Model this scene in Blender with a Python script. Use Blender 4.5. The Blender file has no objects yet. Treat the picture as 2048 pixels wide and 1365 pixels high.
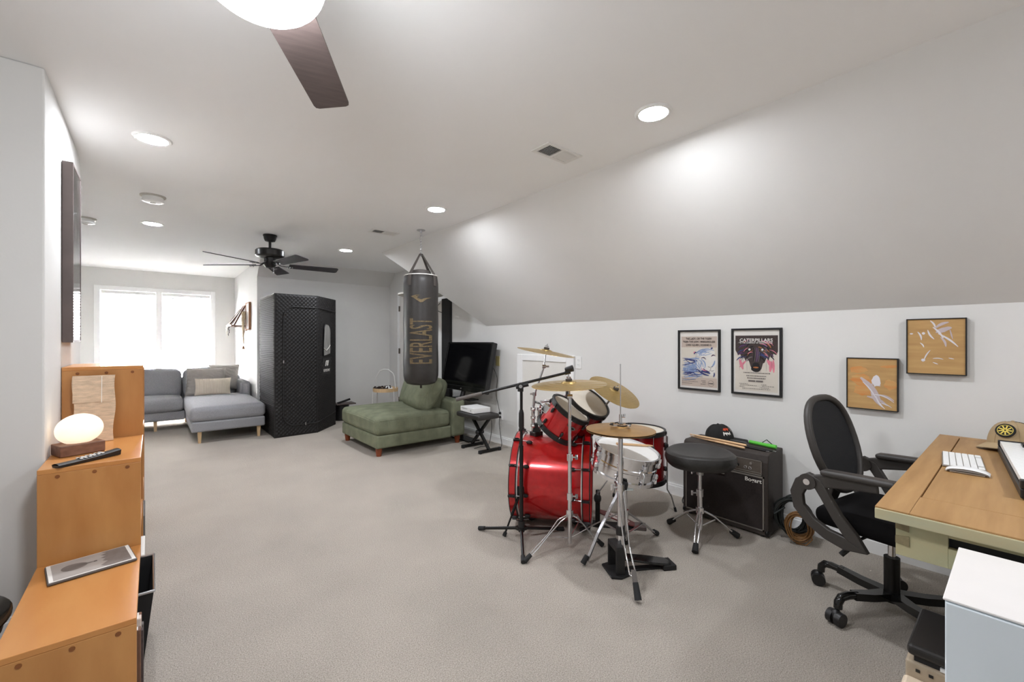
import bpy, bmesh, math, random
from mathutils import Matrix, Vector
R_ = math.radians
random.seed(7)
SC = bpy.context.scene
COL = SC.collection

# ------------------------------------------------------------------ camera
F = 858.0                                  # focal length in pixels of the 2048x1365 frame
TH = math.atan(719 / 858.0)
S, C = math.sin(TH), math.cos(TH)
H = 1.25
cam = bpy.data.cameras.new('camera')
cam.sensor_width = 36.0
cam.lens = F / 2048.0 * 36.0
cam.clip_start = 0.02
camo = bpy.data.objects.new('camera', cam)
COL.objects.link(camo)
camo.location = (0, 0, H)
camo.rotation_euler = (math.pi / 2, 0, -TH)
SC.camera = camo

# ------------------------------------------------------------------ sky and exposure
SKY = 27.0
LAMP = 90.0
EXPO = 2.02
w = bpy.data.worlds.new('sky')
SC.world = w
w.use_nodes = True
bg = w.node_tree.nodes['Background']
bg.inputs[0].default_value = (0.98, 0.985, 1.0, 1)
bg.inputs[1].default_value = SKY
SC.view_settings.view_transform = 'Standard'
SC.view_settings.look = 'None'
SC.view_settings.gamma = 1
SC.view_settings.use_curve_mapping = False
SC.view_settings.exposure = EXPO

# ------------------------------------------------------------------ pixel to world
RV = Vector((C, -S, 0)); FV = Vector((S, C, 0)); UV = Vector((0, 0, 1))
def on(x, y, **k):
    u = x - 1024.0
    d = Vector((u * C + F * S, -u * S + F * C, -(y - 682.0)))
    if 'Z' in k: t = (k['Z'] - H) / d[2]
    elif 'X' in k: t = k['X'] / d[0]
    elif 'Y' in k: t = k['Y'] / d[1]
    else: t = k['D'] / F
    return Vector((0, 0, H)) + d * t

# ------------------------------------------------------------------ materials
def lin(c):
    return tuple((v / 255 / 12.92 if v / 255 <= .04045 else ((v / 255 + .055) / 1.055) ** 2.4) for v in c)
MATS = {}
def mat(name, col, rough=.6, metal=0, var=.06, scale=12, bump=0, bscale=200, emit=None, trans=0, alpha=1,
        coat=0, stretch=(1, 1, 1), col2=None, spec=.5, wave=None, detail=4):
    m = bpy.data.materials.new(name); m.use_nodes = True
    nt = m.node_tree; N = nt.nodes; L = nt.links
    b = N['Principled BSDF']
    c = lin(col)
    b.inputs['Roughness'].default_value = rough
    b.inputs['Metallic'].default_value = metal
    b.inputs['Specular IOR Level'].default_value = spec
    if coat: b.inputs['Coat Weight'].default_value = coat; b.inputs['Coat Roughness'].default_value = .06
    if trans: b.inputs['Transmission Weight'].default_value = trans
    if alpha < 1: b.inputs['Alpha'].default_value = alpha
    tc = N.new('ShaderNodeTexCoord'); mp = N.new('ShaderNodeMapping')
    mp.inputs['Scale'].default_value = stretch
    L.new(tc.outputs['Object'], mp.inputs[0])
    nz = N.new('ShaderNodeTexNoise'); nz.inputs['Scale'].default_value = scale; nz.inputs['Detail'].default_value = detail
    L.new(mp.outputs[0], nz.inputs['Vector'])
    rp = N.new('ShaderNodeValToRGB')
    ca = tuple(v * (1 - var) for v in c) if col2 is None else c
    cb = tuple(min(1, v * (1 + var)) for v in c) if col2 is None else lin(col2)
    rp.color_ramp.elements[0].position = .3; rp.color_ramp.elements[1].position = .7
    rp.color_ramp.elements[0].color = ca + (1,); rp.color_ramp.elements[1].color = cb + (1,)
    L.new(nz.outputs[0], rp.inputs[0]); L.new(rp.outputs[0], b.inputs['Base Color'])
    if bump or wave:
        bp = N.new('ShaderNodeBump'); bp.inputs['Strength'].default_value = min(1, bump or .6)
        if wave:
            src = N.new('ShaderNodeTexWave'); src.bands_direction = wave[0]; src.inputs['Scale'].default_value = wave[1]
            src.inputs['Distortion'].default_value = wave[2]; bp.inputs['Distance'].default_value = .004
            L.new(tc.outputs['Object'], src.inputs['Vector'])
        else:
            src = N.new('ShaderNodeTexNoise'); src.inputs['Scale'].default_value = bscale; src.inputs['Detail'].default_value = 3
            bp.inputs['Distance'].default_value = .004
            L.new(tc.outputs['Object'], src.inputs['Vector'])
        L.new(src.outputs[0 if not wave else 1], bp.inputs['Height'])
        L.new(bp.outputs[0], b.inputs['Normal'])
    if emit:
        b.inputs['Emission Color'].default_value = lin(emit[0]) + (1,)
        b.inputs['Emission Strength'].default_value = emit[1]
    MATS[name] = m
    return m

mat('wall', (224, 223, 220), .85, var=.012, scale=3, bump=.06, bscale=90)
mat('ceil', (247, 247, 246), .9, var=.008, scale=2, bump=.05, bscale=70)
mat('trim', (246, 246, 245), .45, var=.01)
mat('door_paint', (232, 229, 223), .5, var=.01)
# carpet: two scales of flecked beige with pile relief
def carpet():
    m = mat('carpet', (188, 177, 163), 1.0, spec=.05)
    nt = m.node_tree; N = nt.nodes; L = nt.links; b = N['Principled BSDF']
    tc = N['Texture Coordinate']
    a = N.new('ShaderNodeTexNoise'); a.inputs['Scale'].default_value = 210; a.inputs['Detail'].default_value = 5
    a.inputs['Roughness'].default_value = .75
    d = N.new('ShaderNodeTexNoise'); d.inputs['Scale'].default_value = 2.2; d.inputs['Detail'].default_value = 4
    e = N.new('ShaderNodeTexNoise'); e.inputs['Scale'].default_value = 90; e.inputs['Detail'].default_value = 3
    for n in (a, d, e): L.new(tc.outputs['Object'], n.inputs['Vector'])
    r1 = N.new('ShaderNodeValToRGB')
    r1.color_ramp.elements[0].position = .36; r1.color_ramp.elements[1].position = .64
    r1.color_ramp.elements[0].color = lin((144, 132, 118)) + (1,); r1.color_ramp.elements[1].color = lin((220, 211, 199)) + (1,)
    L.new(a.outputs[0], r1.inputs[0])
    r2 = N.new('ShaderNodeValToRGB')
    r2.color_ramp.elements[0].position = .3; r2.color_ramp.elements[1].position = .7
    r2.color_ramp.elements[0].color = (.86, .86, .86, 1); r2.color_ramp.elements[1].color = (1, 1, 1, 1)
    L.new(d.outputs[0], r2.inputs[0])
    mx = N.new('ShaderNodeMix'); mx.data_type = 'RGBA'; mx.blend_type = 'MULTIPLY'; mx.inputs[0].default_value = 1
    L.new(r1.outputs[0], mx.inputs[6]); L.new(r2.outputs[0], mx.inputs[7])
    L.new(mx.outputs[2], b.inputs['Base Color'])
    ad = N.new('ShaderNodeMath'); ad.operation = 'ADD'
    L.new(a.outputs[0], ad.inputs[0]); L.new(e.outputs[0], ad.inputs[1])
    bp = N.new('ShaderNodeBump'); bp.inputs['Strength'].default_value = .85; bp.inputs['Distance'].default_value = .007
    L.new(ad.outputs[0], bp.inputs['Height']); L.new(bp.outputs[0], b.inputs['Normal'])
    b.inputs['Sheen Weight'].default_value = .2
carpet()
mat('black_plastic', (26, 25, 26), .42, var=.1)
mat('black_matte', (22, 21, 22), .7, var=.12)
mat('black_metal', (24, 23, 23), .32, metal=.3, var=.1)
mat('fan_blade', (62, 60, 64), .45, var=.1, scale=6, stretch=(1, 8, 1))
mat('fan_blade_brown', (92, 80, 77), .5, var=.15, scale=8, stretch=(1, 8, 1))
mat('chrome', (225, 225, 228), .12, metal=1, var=.02)
mat('steel', (190, 190, 192), .3, metal=1, var=.03)
mat('white_plastic', (240, 240, 238), .4, var=.01)
mat('white_gloss', (245, 245, 244), .25, var=.01)
mat('white_metal', (232, 230, 226), .4, var=.01)
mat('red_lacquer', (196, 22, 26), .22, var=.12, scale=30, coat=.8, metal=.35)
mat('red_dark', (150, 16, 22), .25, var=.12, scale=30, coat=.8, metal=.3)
mat('drum_head', (226, 218, 204), .5, var=.03, scale=20)
mat('drum_head_white', (244, 243, 240), .45, var=.02)
mat('drum_head_clear', (206, 204, 200), .4, var=.03)
mat('bronze', (202, 172, 112), .3, metal=.85, var=.08, scale=9, wave=('Z', 60, 0))
mat('bronze_dark', (188, 146, 88), .34, metal=.8, var=.14, scale=14)
mat('rubber', (30, 30, 31), .8, var=.1)
mat('leather', (44, 42, 40), .42, var=.1, scale=40, bump=.25, bscale=220)
mat('leather_bag', (46, 43, 41), .38, var=.08, scale=20, bump=.12, bscale=120)
mat('gold_print', (104, 88, 60), .5, var=.35, scale=60)
mat('strap', (68, 62, 58), .7, var=.1, bump=.3, bscale=300)
mat('green_cord', (126, 130, 108), .95, var=.16, scale=9, wave=('X', 38, .3), spec=.1)
mat('green_cord_y', (126, 130, 108), .95, var=.16, scale=9, wave=('Y', 38, .3), spec=.1)
mat('grey_fabric', (152, 152, 155), .95, var=.14, scale=90, bump=.4, bscale=350, spec=.1, stretch=(1, 1, 3))
mat('grey_pillow', (158, 153, 148), .95, var=.06, wave=('DIAGONAL', 9, 6), spec=.1)
mat('cream_pillow', (214, 202, 186), .95, var=.05, wave=('X', 16, .4), spec=.1)
mat('pale_wood', (222, 190, 146), .5, var=.1, stretch=(1, 1, .15), scale=30)
mat('red_wood', (132, 64, 32), .4, var=.2, stretch=(1, 1, .2), scale=30)
mat('pine', (190, 124, 62), .38, var=.2, scale=5, stretch=(1.6, .35, 2.2), col2=(206, 146, 84), coat=.25, detail=8)
mat('pine_face', (176, 118, 62), .42, var=.2, scale=4, stretch=(2.2, 1, .6), col2=(200, 144, 84), coat=.2, detail=8)
mat('pine_plug', (128, 76, 36), .6, var=.2)
mat('walnut', (104, 70, 54), .5, var=.25, scale=14, stretch=(.3, 4, 4), col2=(136, 98, 78))
mat('burlap', (214, 190, 164), .95, var=.16, scale=120, stretch=(.2, 1, 1), bump=.5, bscale=420, spec=.05)
mat('egg', (250, 232, 208), .6, emit=((255, 232, 204), .22), var=.05, scale=20)
mat('desk_wood', (158, 118, 70), .5, var=.2, scale=6, stretch=(.5, 5, 1), col2=(180, 140, 90), detail=8)
mat('desk_edge', (182, 184, 156), .6, var=.15, scale=7, stretch=(2, .5, 2), col2=(196, 180, 138))
mat('desk_apron', (190, 174, 132), .6, var=.2, scale=7, stretch=(2, .5, 2), col2=(178, 180, 146))
mat('desk_dovetail', (136, 124, 92), .6, var=.25, scale=40)
mat('sauna_shell', (31, 29, 29), .6, var=.1, scale=60, spec=.4)
mat('sauna_trim', (34, 32, 32), .6, var=.1)
mat('sauna_grey', (36, 34, 34), .6, var=.1)
mat('vinyl_window', (150, 148, 144), .12, var=.3, scale=6, stretch=(6, 6, .6))
mat('screen', (6, 6, 8), .08, var=.02)
mat('tolex', (54, 46, 41), .6, var=.12, scale=60, bump=.4, bscale=500)
mat('grille', (43, 35, 33), .9, var=.2, scale=160, bump=.5, bscale=600)
mat('amp_panel', (112, 104, 96), .35, metal=.6, var=.08)
mat('silver', (170, 166, 160), .35, metal=.8, var=.05)
mat('mesh_back', (27, 28, 32), .8, var=.1, bump=.4, bscale=500)
mat('seat_fabric', (22, 21, 22), .95, var=.1, spec=.1)
mat('chair_plastic', (58, 54, 51), .5, var=.06)
mat('black_gloss', (20, 20, 20), .12, var=.05)
mat('printer_black', (38, 35, 34), .35, var=.08)
mat('printer_beige', (176, 160, 138), .5, var=.04)
mat('printer_tray', (226, 208, 184), .5, var=.03)
mat('cabinet_blue', (222, 232, 238), .35, var=.01)
mat('cabinet_top', (238, 234, 231), .35, var=.01)
mat('cap_tan', (178, 154, 118), .9, var=.06, bump=.3, bscale=400)
mat('cap_black', (26, 25, 25), .85, var=.1)
mat('yellow', (226, 202, 92), .7, var=.1)
mat('orange_red', (208, 78, 44), .7, var=.15)
mat('offwhite', (236, 232, 224), .8, var=.03)
mat('green_plastic', (92, 200, 62), .4, var=.05)
mat('stick_wood', (226, 186, 142), .5, var=.1, stretch=(1, 1, 1), scale=20)
mat('cable_black', (36, 40, 38), .6, var=.1)
mat('cable_brown', (124, 88, 48), .6, var=.12)
mat('cord_grey', (70, 68, 66), .6, var=.05)
mat('paper', (236, 232, 226), .8, var=.02)
mat('poster_cream', (226, 218, 206), .7, var=.03)
mat('poster_tan', (208, 192, 180), .7, var=.03)
mat('ink', (30, 27, 30), .7, var=.05)
mat('ink_blue', (62, 72, 128), .7, var=.2, scale=80)
mat('ink_lightblue', (150, 170, 206), .7, var=.15, scale=80)
mat('ink_purple', (92, 52, 104), .7, var=.25, scale=80)
mat('ink_pink', (232, 140, 158), .7, var=.1)
mat('ink_orange', (186, 116, 66), .7, var=.2, scale=80)
mat('ink_brown', (70, 56, 54), .7, var=.25, scale=90)
mat('ink_grey', (120, 112, 108), .7, var=.1)
mat('art_wood', (198, 160, 104), .7, var=.2, scale=5, stretch=(1, 1, 7), col2=(178, 138, 86), detail=8)
mat('art_orange', (206, 130, 62), .7, var=.2, scale=5, stretch=(1, 1.2, 6), col2=(204, 164, 106), detail=8)
mat('art_white', (222, 218, 222), .7, var=.05)
mat('art_lilac', (196, 182, 184), .7, var=.08)
mat('eink', (172, 165, 160), .5, var=.04)
mat('eink_dark', (126, 118, 114), .5, var=.12, scale=40)
mat('eink_line', (96, 90, 88), .5, var=.1)
mat('case_grey', (96, 90, 86), .7, var=.08)
mat('blind', (250, 250, 250), .6, var=.005)
mat('frame_wood', (150, 104, 66), .6, var=.15, scale=20)
mat('frame_brown', (112, 80, 62), .6, var=.15, scale=20)
mat('macrame', (178, 160, 132), .95, var=.12, scale=60)
mat('beads', (44, 30, 26), .5, var=.2)
mat('yellow_plate', (214, 200, 140), .5, var=.03)
mat('hinge', (120, 112, 104), .4, metal=.8, var=.1)
mat('globe_glow', (255, 255, 255), .3, emit=((246, 249, 255), 25.0))
mat('lens_glow', (255, 255, 255), .3, emit=((244, 248, 255), LAMP))
mat('vent_dark', (58, 56, 54), .8, var=.1)
mat('glass_table', (18, 20, 19), .06, var=.02)
mat('dry_flower', (236, 228, 214), .9, var=.1)
mat('platform', (186, 182, 174), .6, var=.05)
mat('pedal_red', (92, 40, 38), .45, var=.15)
mat('foam_fill', (66, 60, 56), .9, var=.1)
mat('tag_card', (226, 236, 238), .6, var=.02)
def glassmat():
    m = bpy.data.materials.new('glass'); m.use_nodes = True
    nt = m.node_tree; nt.nodes.clear()
    o = nt.nodes.new('ShaderNodeOutputMaterial'); t = nt.nodes.new('ShaderNodeBsdfTransparent')
    g = nt.nodes.new('ShaderNodeBsdfGlossy'); g.inputs['Roughness'].default_value = .02
    fr = nt.nodes.new('ShaderNodeFresnel'); fr.inputs[0].default_value = 1.22
    mx = nt.nodes.new('ShaderNodeMixShader')
    nt.links.new(fr.outputs[0], mx.inputs[0]); nt.links.new(t.outputs[0], mx.inputs[1]); nt.links.new(g.outputs[0], mx.inputs[2])
    nt.links.new(mx.outputs[0], o.inputs[0]); MATS['glass'] = m
glassmat()
def blindmat():                            # slats let part of the daylight through
    m = MATS['blind']; nt = m.node_tree; b = nt.nodes['Principled BSDF']
    tr = nt.nodes.new('ShaderNodeBsdfTranslucent'); tr.inputs[0].default_value = (.95, .96, 1, 1)
    mx = nt.nodes.new('ShaderNodeMixShader'); mx.inputs[0].default_value = .04
    out = nt.nodes['Material Output']
    nt.links.new(b.outputs[0], mx.inputs[1]); nt.links.new(tr.outputs[0], mx.inputs[2]); nt.links.new(mx.outputs[0], out.inputs[0])
blindmat()

# ------------------------------------------------------------------ lettering (made once, while the scene is empty)
TXT = {}
def mk_texts(lst):
    obs = []
    for s, off in lst:
        cu = bpy.data.curves.new('lettering', 'FONT'); cu.body = s; cu.size = 1; cu.align_x = 'CENTER'; cu.align_y = 'CENTER'; cu.offset = off
        cu.resolution_u = 3
        o = bpy.data.objects.new('lettering', cu); COL.objects.link(o); obs.append((s, o, cu))
    dg = bpy.context.evaluated_depsgraph_get()
    for s, o, cu in obs:
        me = bpy.data.meshes.new_from_object(o.evaluated_get(dg))
        if s == 'EVERLAST':                 # cut into narrow strips so that it can follow the round bag
            bm_ = bmesh.new(); bm_.from_mesh(me); ys = [v.co[1] for v in bm_.verts]; ya, yb = min(ys), max(ys)
            for i in range(1, 24):
                bmesh.ops.bisect_plane(bm_, geom=bm_.verts[:] + bm_.edges[:] + bm_.faces[:], plane_co=(0, ya + (yb - ya) * i / 24, 0), plane_no=(0, 1, 0))
            bm_.to_mesh(me); bm_.free()
        vs = [tuple(v.co[:2]) for v in me.vertices]; fs = [tuple(p.vertices) for p in me.polygons]
        x0 = min(v[0] for v in vs); x1 = max(v[0] for v in vs); y0 = min(v[1] for v in vs); y1 = max(v[1] for v in vs)
        TXT[s] = ([((x - (x0 + x1) / 2) / (x1 - x0), (y - (y0 + y1) / 2) / (y1 - y0)) for x, y in vs], fs, (x1 - x0) / (y1 - y0))
        bpy.data.meshes.remove(me)
    for s, o, cu in obs:
        bpy.data.objects.remove(o); bpy.data.curves.remove(cu)
T_P1 = ['THE LADY, OR THE TIGER?', 'TIGER THE LION | IRREGARDLESS', 'CHRIS SQUIER | DONNIE O.']
T_P2 = ['CATERPILLARS', 'IN THE COMPANY OF GHOSTS TOUR']
mk_texts([(s, .012) for s in T_P1] + [(s, .02) for s in T_P2] + [('EVERLAST', .01), ('nurecover', .025), ('Bogart', .02)])

# ------------------------------------------------------------------ mesh building
MW = {}
def frm(o, ex, ey):
    ex = Vector(ex).normalized(); ez = ex.cross(Vector(ey)).normalized(); ey = ez.cross(ex)
    return Matrix(((ex[0], ey[0], ez[0], o[0]), (ex[1], ey[1], ez[1], o[1]), (ex[2], ey[2], ez[2], o[2]), (0, 0, 0, 1)))
def axf(o, ez, hint=None):
    ez = Vector(ez).normalized()
    h = Vector(hint) if hint is not None else (Vector((0, 0, 1)) if abs(ez[2]) < .9 else Vector((1, 0, 0)))
    ex = h.cross(ez).normalized(); ey = ez.cross(ex)
    return Matrix(((ex[0], ey[0], ez[0], o[0]), (ex[1], ey[1], ez[1], o[1]), (ex[2], ey[2], ez[2], o[2]), (0, 0, 0, 1)))
def TR(x, y, z, rz=0, rx=0, ry=0):
    return Matrix.Translation((x, y, z)) @ Matrix.Rotation(rz, 4, 'Z') @ Matrix.Rotation(ry, 4, 'Y') @ Matrix.Rotation(rx, 4, 'X')
class MB:
    def __init__(s): s.v = []; s.f = []; s.m = []; s.k = 0
    def add(s, vs, fs, M=None):
        n = len(s.v)
        for v in vs: s.v.append((M @ Vector(v)) if M is not None else Vector(v))
        for f in fs: s.f.append([i + n for i in f]); s.m.append(s.k)
        return s
    def box(s, c, d, M=None):
        x, y, z = c; a, b, e = d[0] / 2, d[1] / 2, d[2] / 2
        vs = [(x + i * a, y + j * b, z + k * e) for k in (-1, 1) for j in (-1, 1) for i in (-1, 1)]
        return s.add(vs, [(0, 2, 3, 1), (4, 5, 7, 6), (0, 1, 5, 4), (2, 6, 7, 3), (0, 4, 6, 2), (1, 3, 7, 5)], M)
    def bx(s, x0, x1, y0, y1, z0, z1, M=None):
        return s.box(((x0 + x1) / 2, (y0 + y1) / 2, (z0 + z1) / 2), (abs(x1 - x0), abs(y1 - y0), abs(z1 - z0)), M)
    def cyl(s, p0, p1, r0, r1=None, n=14, cap=True):
        r1 = r0 if r1 is None else r1
        p0 = Vector(p0); p1 = Vector(p1); A = axf(p0, p1 - p0); L = (p1 - p0).length
        return s.lathe([(r0, 0), (r1, L)], A, n, cap)
    def lathe(s, pr, M=None, n=28, cap=True, a0=0, a1=2 * math.pi):
        full = abs(a1 - a0 - 2 * math.pi) < 1e-6
        vs = []; fs = []; m = n if full else n + 1
        for r, z in pr:
            for i in range(m):
                a = a0 + (a1 - a0) * i / n; vs.append((r * math.cos(a), r * math.sin(a), z))
        for j in range(len(pr) - 1):
            for i in range(n):
                i2 = (i + 1) % m if full else i + 1
                fs.append((j * m + i, j * m + i2, (j + 1) * m + i2, (j + 1) * m + i))
        if cap and full:
            if pr[0][0] > 1e-6: fs.append(tuple(range(m))[::-1])
            if pr[-1][0] > 1e-6: fs.append(tuple((len(pr) - 1) * m + i for i in range(m)))
        return s.add(vs, fs, M)
    def tube(s, pts, r, n=8, closed=False, cap=True):
        P = [Vector(p) for p in pts]; K = len(P); vs = []; fs = []; up = None
        for i in range(K):
            a = P[(i - 1) % K] if (closed or i > 0) else P[i]; b = P[(i + 1) % K] if (closed or i < K - 1) else P[i]
            t = (b - a).normalized()
            if up is None:
                up = t.orthogonal().normalized()
            up = (up - t * up.dot(t))
            up = up.normalized() if up.length > 1e-6 else t.orthogonal().normalized()
            q = t.cross(up); rr = r[i] if isinstance(r, (list, tuple)) else r
            for k in range(n):
                th = 2 * math.pi * k / n; vs.append(P[i] + (up * math.cos(th) + q * math.sin(th)) * rr)
        for i in range(K if closed else K - 1):
            j = (i + 1) % K
            for k in range(n):
                k2 = (k + 1) % n; fs.append((i * n + k, i * n + k2, j * n + k2, j * n + k))
        if cap and not closed:
            fs.append(tuple(range(n))[::-1]); fs.append(tuple((K - 1) * n + k for k in range(n)))
        return s.add(vs, fs)
    def ribbon(s, pts, w, t, side):
        """flat bar along pts; w width along 'side', t thickness"""
        P = [Vector(p) for p in pts]; sd = Vector(side).normalized(); vs = []; fs = []
        for i in range(len(P)):
            tt = (P[min(i + 1, len(P) - 1)] - P[max(i - 1, 0)]).normalized()
            a = (sd - tt * sd.dot(tt)).normalized(); b = tt.cross(a)
            ww = w[i] if isinstance(w, (list, tuple)) else w
            for x, y in ((-1, -1), (1, -1), (1, 1), (-1, 1)): vs.append(P[i] + a * x * ww / 2 + b * y * t / 2)
        for i in range(len(P) - 1):
            for k in range(4):
                k2 = (k + 1) % 4; fs.append((i * 4 + k, i * 4 + k2, i * 4 + 4 + k2, i * 4 + 4 + k))
        n = (len(P) - 1) * 4
        fs.append((3, 2, 1, 0)); fs.append((n, n + 1, n + 2, n + 3))
        return s.add(vs, fs)
    def prism(s, poly, z0, z1, M=None):
        n = len(poly); vs = [(x, y, z0) for x, y in poly] + [(x, y, z1) for x, y in poly]
        fs = [tuple(range(n))[::-1], tuple(range(n, 2 * n))] + [(i, (i + 1) % n, n + (i + 1) % n, n + i) for i in range(n)]
        return s.add(vs, fs, M)
    def poly(s, pts, M=None):
        return s.add(pts, [tuple(range(len(pts)))], M)
    def ell(s, c, r, M=None, n=16, m=10):
        A = Matrix.Translation(c); A = (M @ A) if M is not None else A
        pr = [(max(0, math.sin(math.pi * i / m)), -math.cos(math.pi * i / m)) for i in range(m + 1)]
        pr[0] = (0.0005, -1); pr[-1] = (.0005, 1)
        return s.lathe(pr, A @ Matrix.Diagonal((r[0], r[1], r[2], 1)), n)
    def torus(s, c, ax, R, r, n=28, k=8, M=None):
        A = axf(c, ax); A = (M @ A) if M is not None else A
        return s.tube([A @ Vector((R * math.cos(2 * math.pi * i / n), R * math.sin(2 * math.pi * i / n), 0)) for i in range(n)], r, k, True)
    def surf(s, fn, nu, nv, M=None, cu=False):
        vs = [fn(i / nu, j / nv) for j in range(nv + 1) for i in range(nu + 1)]
        fs = [(j * (nu + 1) + i, j * (nu + 1) + i + 1, (j + 1) * (nu + 1) + i + 1, (j + 1) * (nu + 1) + i) for j in range(nv) for i in range(nu)]
        return s.add(vs, fs, M)
    def cush(s, c, d, r, puff=(0, 0, 0), M=None, k=8):
        """soft box: rounded edges and bulging faces"""
        h = [x / 2 for x in d]; cs = []
        for a in range(3):
            inn = h[a] - r; t = [r * math.tan(R_(q)) for q in (15, 30)] + [r]
            cs.append([-inn - x for x in t[::-1]] + [-inn + 2 * inn * i / k for i in range(k + 1)] + [inn + x for x in t])
        idx = {}; vs = []; fs = []
        def P(x, y, z):
            key = (round(x, 5), round(y, 5), round(z, 5))
            if key in idx: return idx[key]
            p = [x, y, z]; q = [max(-h[a] + r, min(h[a] - r, p[a])) for a in range(3)]
            dd = Vector(p) - Vector(q); o = Vector(q) + (dd.normalized() * r if dd.length > 1e-9 else dd)
            f = [1 - (o[a] / h[a]) ** 2 for a in range(3)]
            for a in range(3):
                b_, c_ = (a + 1) % 3, (a + 2) % 3
                o[a] += puff[a] * (o[a] / h[a]) * max(0, f[b_]) ** .6 * max(0, f[c_]) ** .6
            idx[key] = len(vs); vs.append((o[0] + c[0], o[1] + c[1], o[2] + c[2])); return idx[key]
        for a in range(3):
            b_, c_ = (a + 1) % 3, (a + 2) % 3
            for sg in (-1, 1):
                B, Cc = cs[b_], cs[c_]
                def pt(u, v):
                    q = [0, 0, 0]; q[a] = sg * h[a]; q[b_] = u; q[c_] = v; return P(*q)
                for i in range(len(B) - 1):
                    for j in range(len(Cc) - 1):
                        qd = [pt(B[i], Cc[j]), pt(B[i + 1], Cc[j]), pt(B[i + 1], Cc[j + 1]), pt(B[i], Cc[j + 1])]
                        fs.append(qd if sg > 0 else qd[::-1])
        return s.add(vs, fs, M)
    def text(s, t, M, wd, ht=None):
        vs, fs, asp = TXT[t]; ht = wd / asp if ht is None else ht
        return s.add([(x * wd, y * ht, 0) for x, y in vs], fs, M)
    def build(s, name, m, parent=None, org=None, world=False, smooth=None, bevel=0, seg=2, kind=None, label=None):
        me = bpy.data.meshes.new(name)
        vs = s.v; loc = None
        if parent is not None:
            A = MW[parent.name]
            if world: Ai = A.inverted(); vs = [Ai @ v for v in vs]
        elif org is not None:
            loc = Vector(org); vs = [v - loc for v in vs]
        me.from_pydata([tuple(v) for v in vs], [], s.f)
        ms = m if isinstance(m, (list, tuple)) else [m]
        for q in ms: me.materials.append(MATS[q])
        if len(ms) > 1: me.polygons.foreach_set('material_index', s.m)
        if smooth is not None:
            me.polygons.foreach_set('use_smooth', [True] * len(me.polygons)); me.set_sharp_from_angle(angle=R_(smooth))
        me.update()
        o = bpy.data.objects.new(name, me); COL.objects.link(o)
        if loc is not None: o.location = loc
        if parent is not None: o.parent = parent; MW[o.name] = MW[parent.name]
        else: MW[o.name] = Matrix.Translation(loc) if loc is not None else Matrix.Identity(4)
        if bevel:
            bv = o.modifiers.new('bevel', 'BEVEL'); bv.width = bevel; bv.segments = seg; bv.limit_method = 'ANGLE'
        if kind: o['kind'] = kind
        if label: o['label'] = label
        return o
def tag(o, label, cat, group=None):
    o['label'] = label; o['category'] = cat
    if group: o['group'] = group
    return o
def thing(name, label, cat, loc=(0, 0, 0), rz=0, group=None):
    o = bpy.data.objects.new(name, None); COL.objects.link(o); o.empty_display_size = .05
    o.location = loc; o.rotation_euler = (0, 0, rz); MW[o.name] = TR(loc[0], loc[1], loc[2], rz)
    return tag(o, label, cat, group)
def dup(o, parent, loc=None, rot=None, name=None):
    c = o.copy(); COL.objects.link(c); c.parent = parent
    if loc is not None: c.location = loc
    if rot is not None: c.rotation_euler = rot
    MW[c.name] = MW[parent.name] if parent is not None else MW[o.name]
    return c
def struct(o): o['kind'] = 'structure'; return o
# ================================================================== the room
W = 3.26; HC = 2.44; KN = 1.44; XS = 2.36
YB = -1.7                                   # wall behind the camera
XL = -.36                                   # long left wall
YL0, YL1 = 2.74, 3.95
YV0, YV1 = 4.39, 5.56                       # valley: foot on the knee wall, head at the flat ceiling
YR0, YR1, ZR = 7.07, 7.31, 2.21             # far clipped slope and back wall
XA = 1.19; YW = 9.58; XAL = -1.25           # window alcove
XF = -1.9                                   # far left of the near room
tk = .12
def plate(name, pts, nrm, m, th=tk):
    """a slab of wall: polygon pts with thickness th away from the room (along -nrm)"""
    n = Vector(nrm).normalized(); b = MB(); k = len(pts)
    p = [Vector(q) for q in pts]; vs = p + [q - n * th for q in p]
    fs = [tuple(range(k)), tuple(range(k, 2 * k))[::-1]] + [(i, k + i, k + (i + 1) % k, (i + 1) % k) for i in range(k)]
    b.add(vs, fs)
    o = b.build(name, m); bmf = bmesh.new(); bmf.from_mesh(o.data); bmesh.ops.recalc_face_normals(bmf, faces=bmf.faces); bmf.to_mesh(o.data); bmf.free()
    return struct(o)
plate('floor', [(XF, YB, 0), (W, YB, 0), (W, YW, 0), (XF, YW, 0)], (0, 0, 1), 'carpet')
plate('ceiling', [(XF, YB, HC), (XS, YB, HC), (XS, YV1, HC), (W, YV1, HC), (W, YR0, HC), (XA, YR0, HC), (XA, YW, HC), (XF, YW, HC)], (0, 0, -1), 'ceil')
sl = Vector((W - XS, 0, KN - HC)); nsl = Vector((-(HC - KN), 0, -(W - XS)))
plate('wall_slope', [(XS, YB, HC), (XS, YV1, HC), (W, YV0, KN), (W, YB, KN)], nsl, 'wall')
plate('wall_dormer_slope', [(XS, YV1, HC), (W, YV1, HC), (W, YV0, KN)], (0, HC - KN, -(YV1 - YV0)), 'wall', .02)
plate('wall_far_slope', [(XA + .001, YR0, HC), (W, YR0, HC), (W, YR1, ZR), (XA + .001, YR1, ZR)], (0, -(HC - ZR), -(YR1 - YR0)), 'wall')
plate('wall_right', [(W, YB, 0), (W, YB, KN), (W, YV0, KN), (W, YV1, HC), (W, YR0, HC), (W, YR1, ZR), (W, YR1, 0)], (-1, 0, 0), 'wall')
plate('wall_back', [(XA + .001, YR1, 0), (XA + .001, YR1, ZR), (W, YR1, ZR), (W, YR1, 0)], (0, -1, 0), 'wall')
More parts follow.
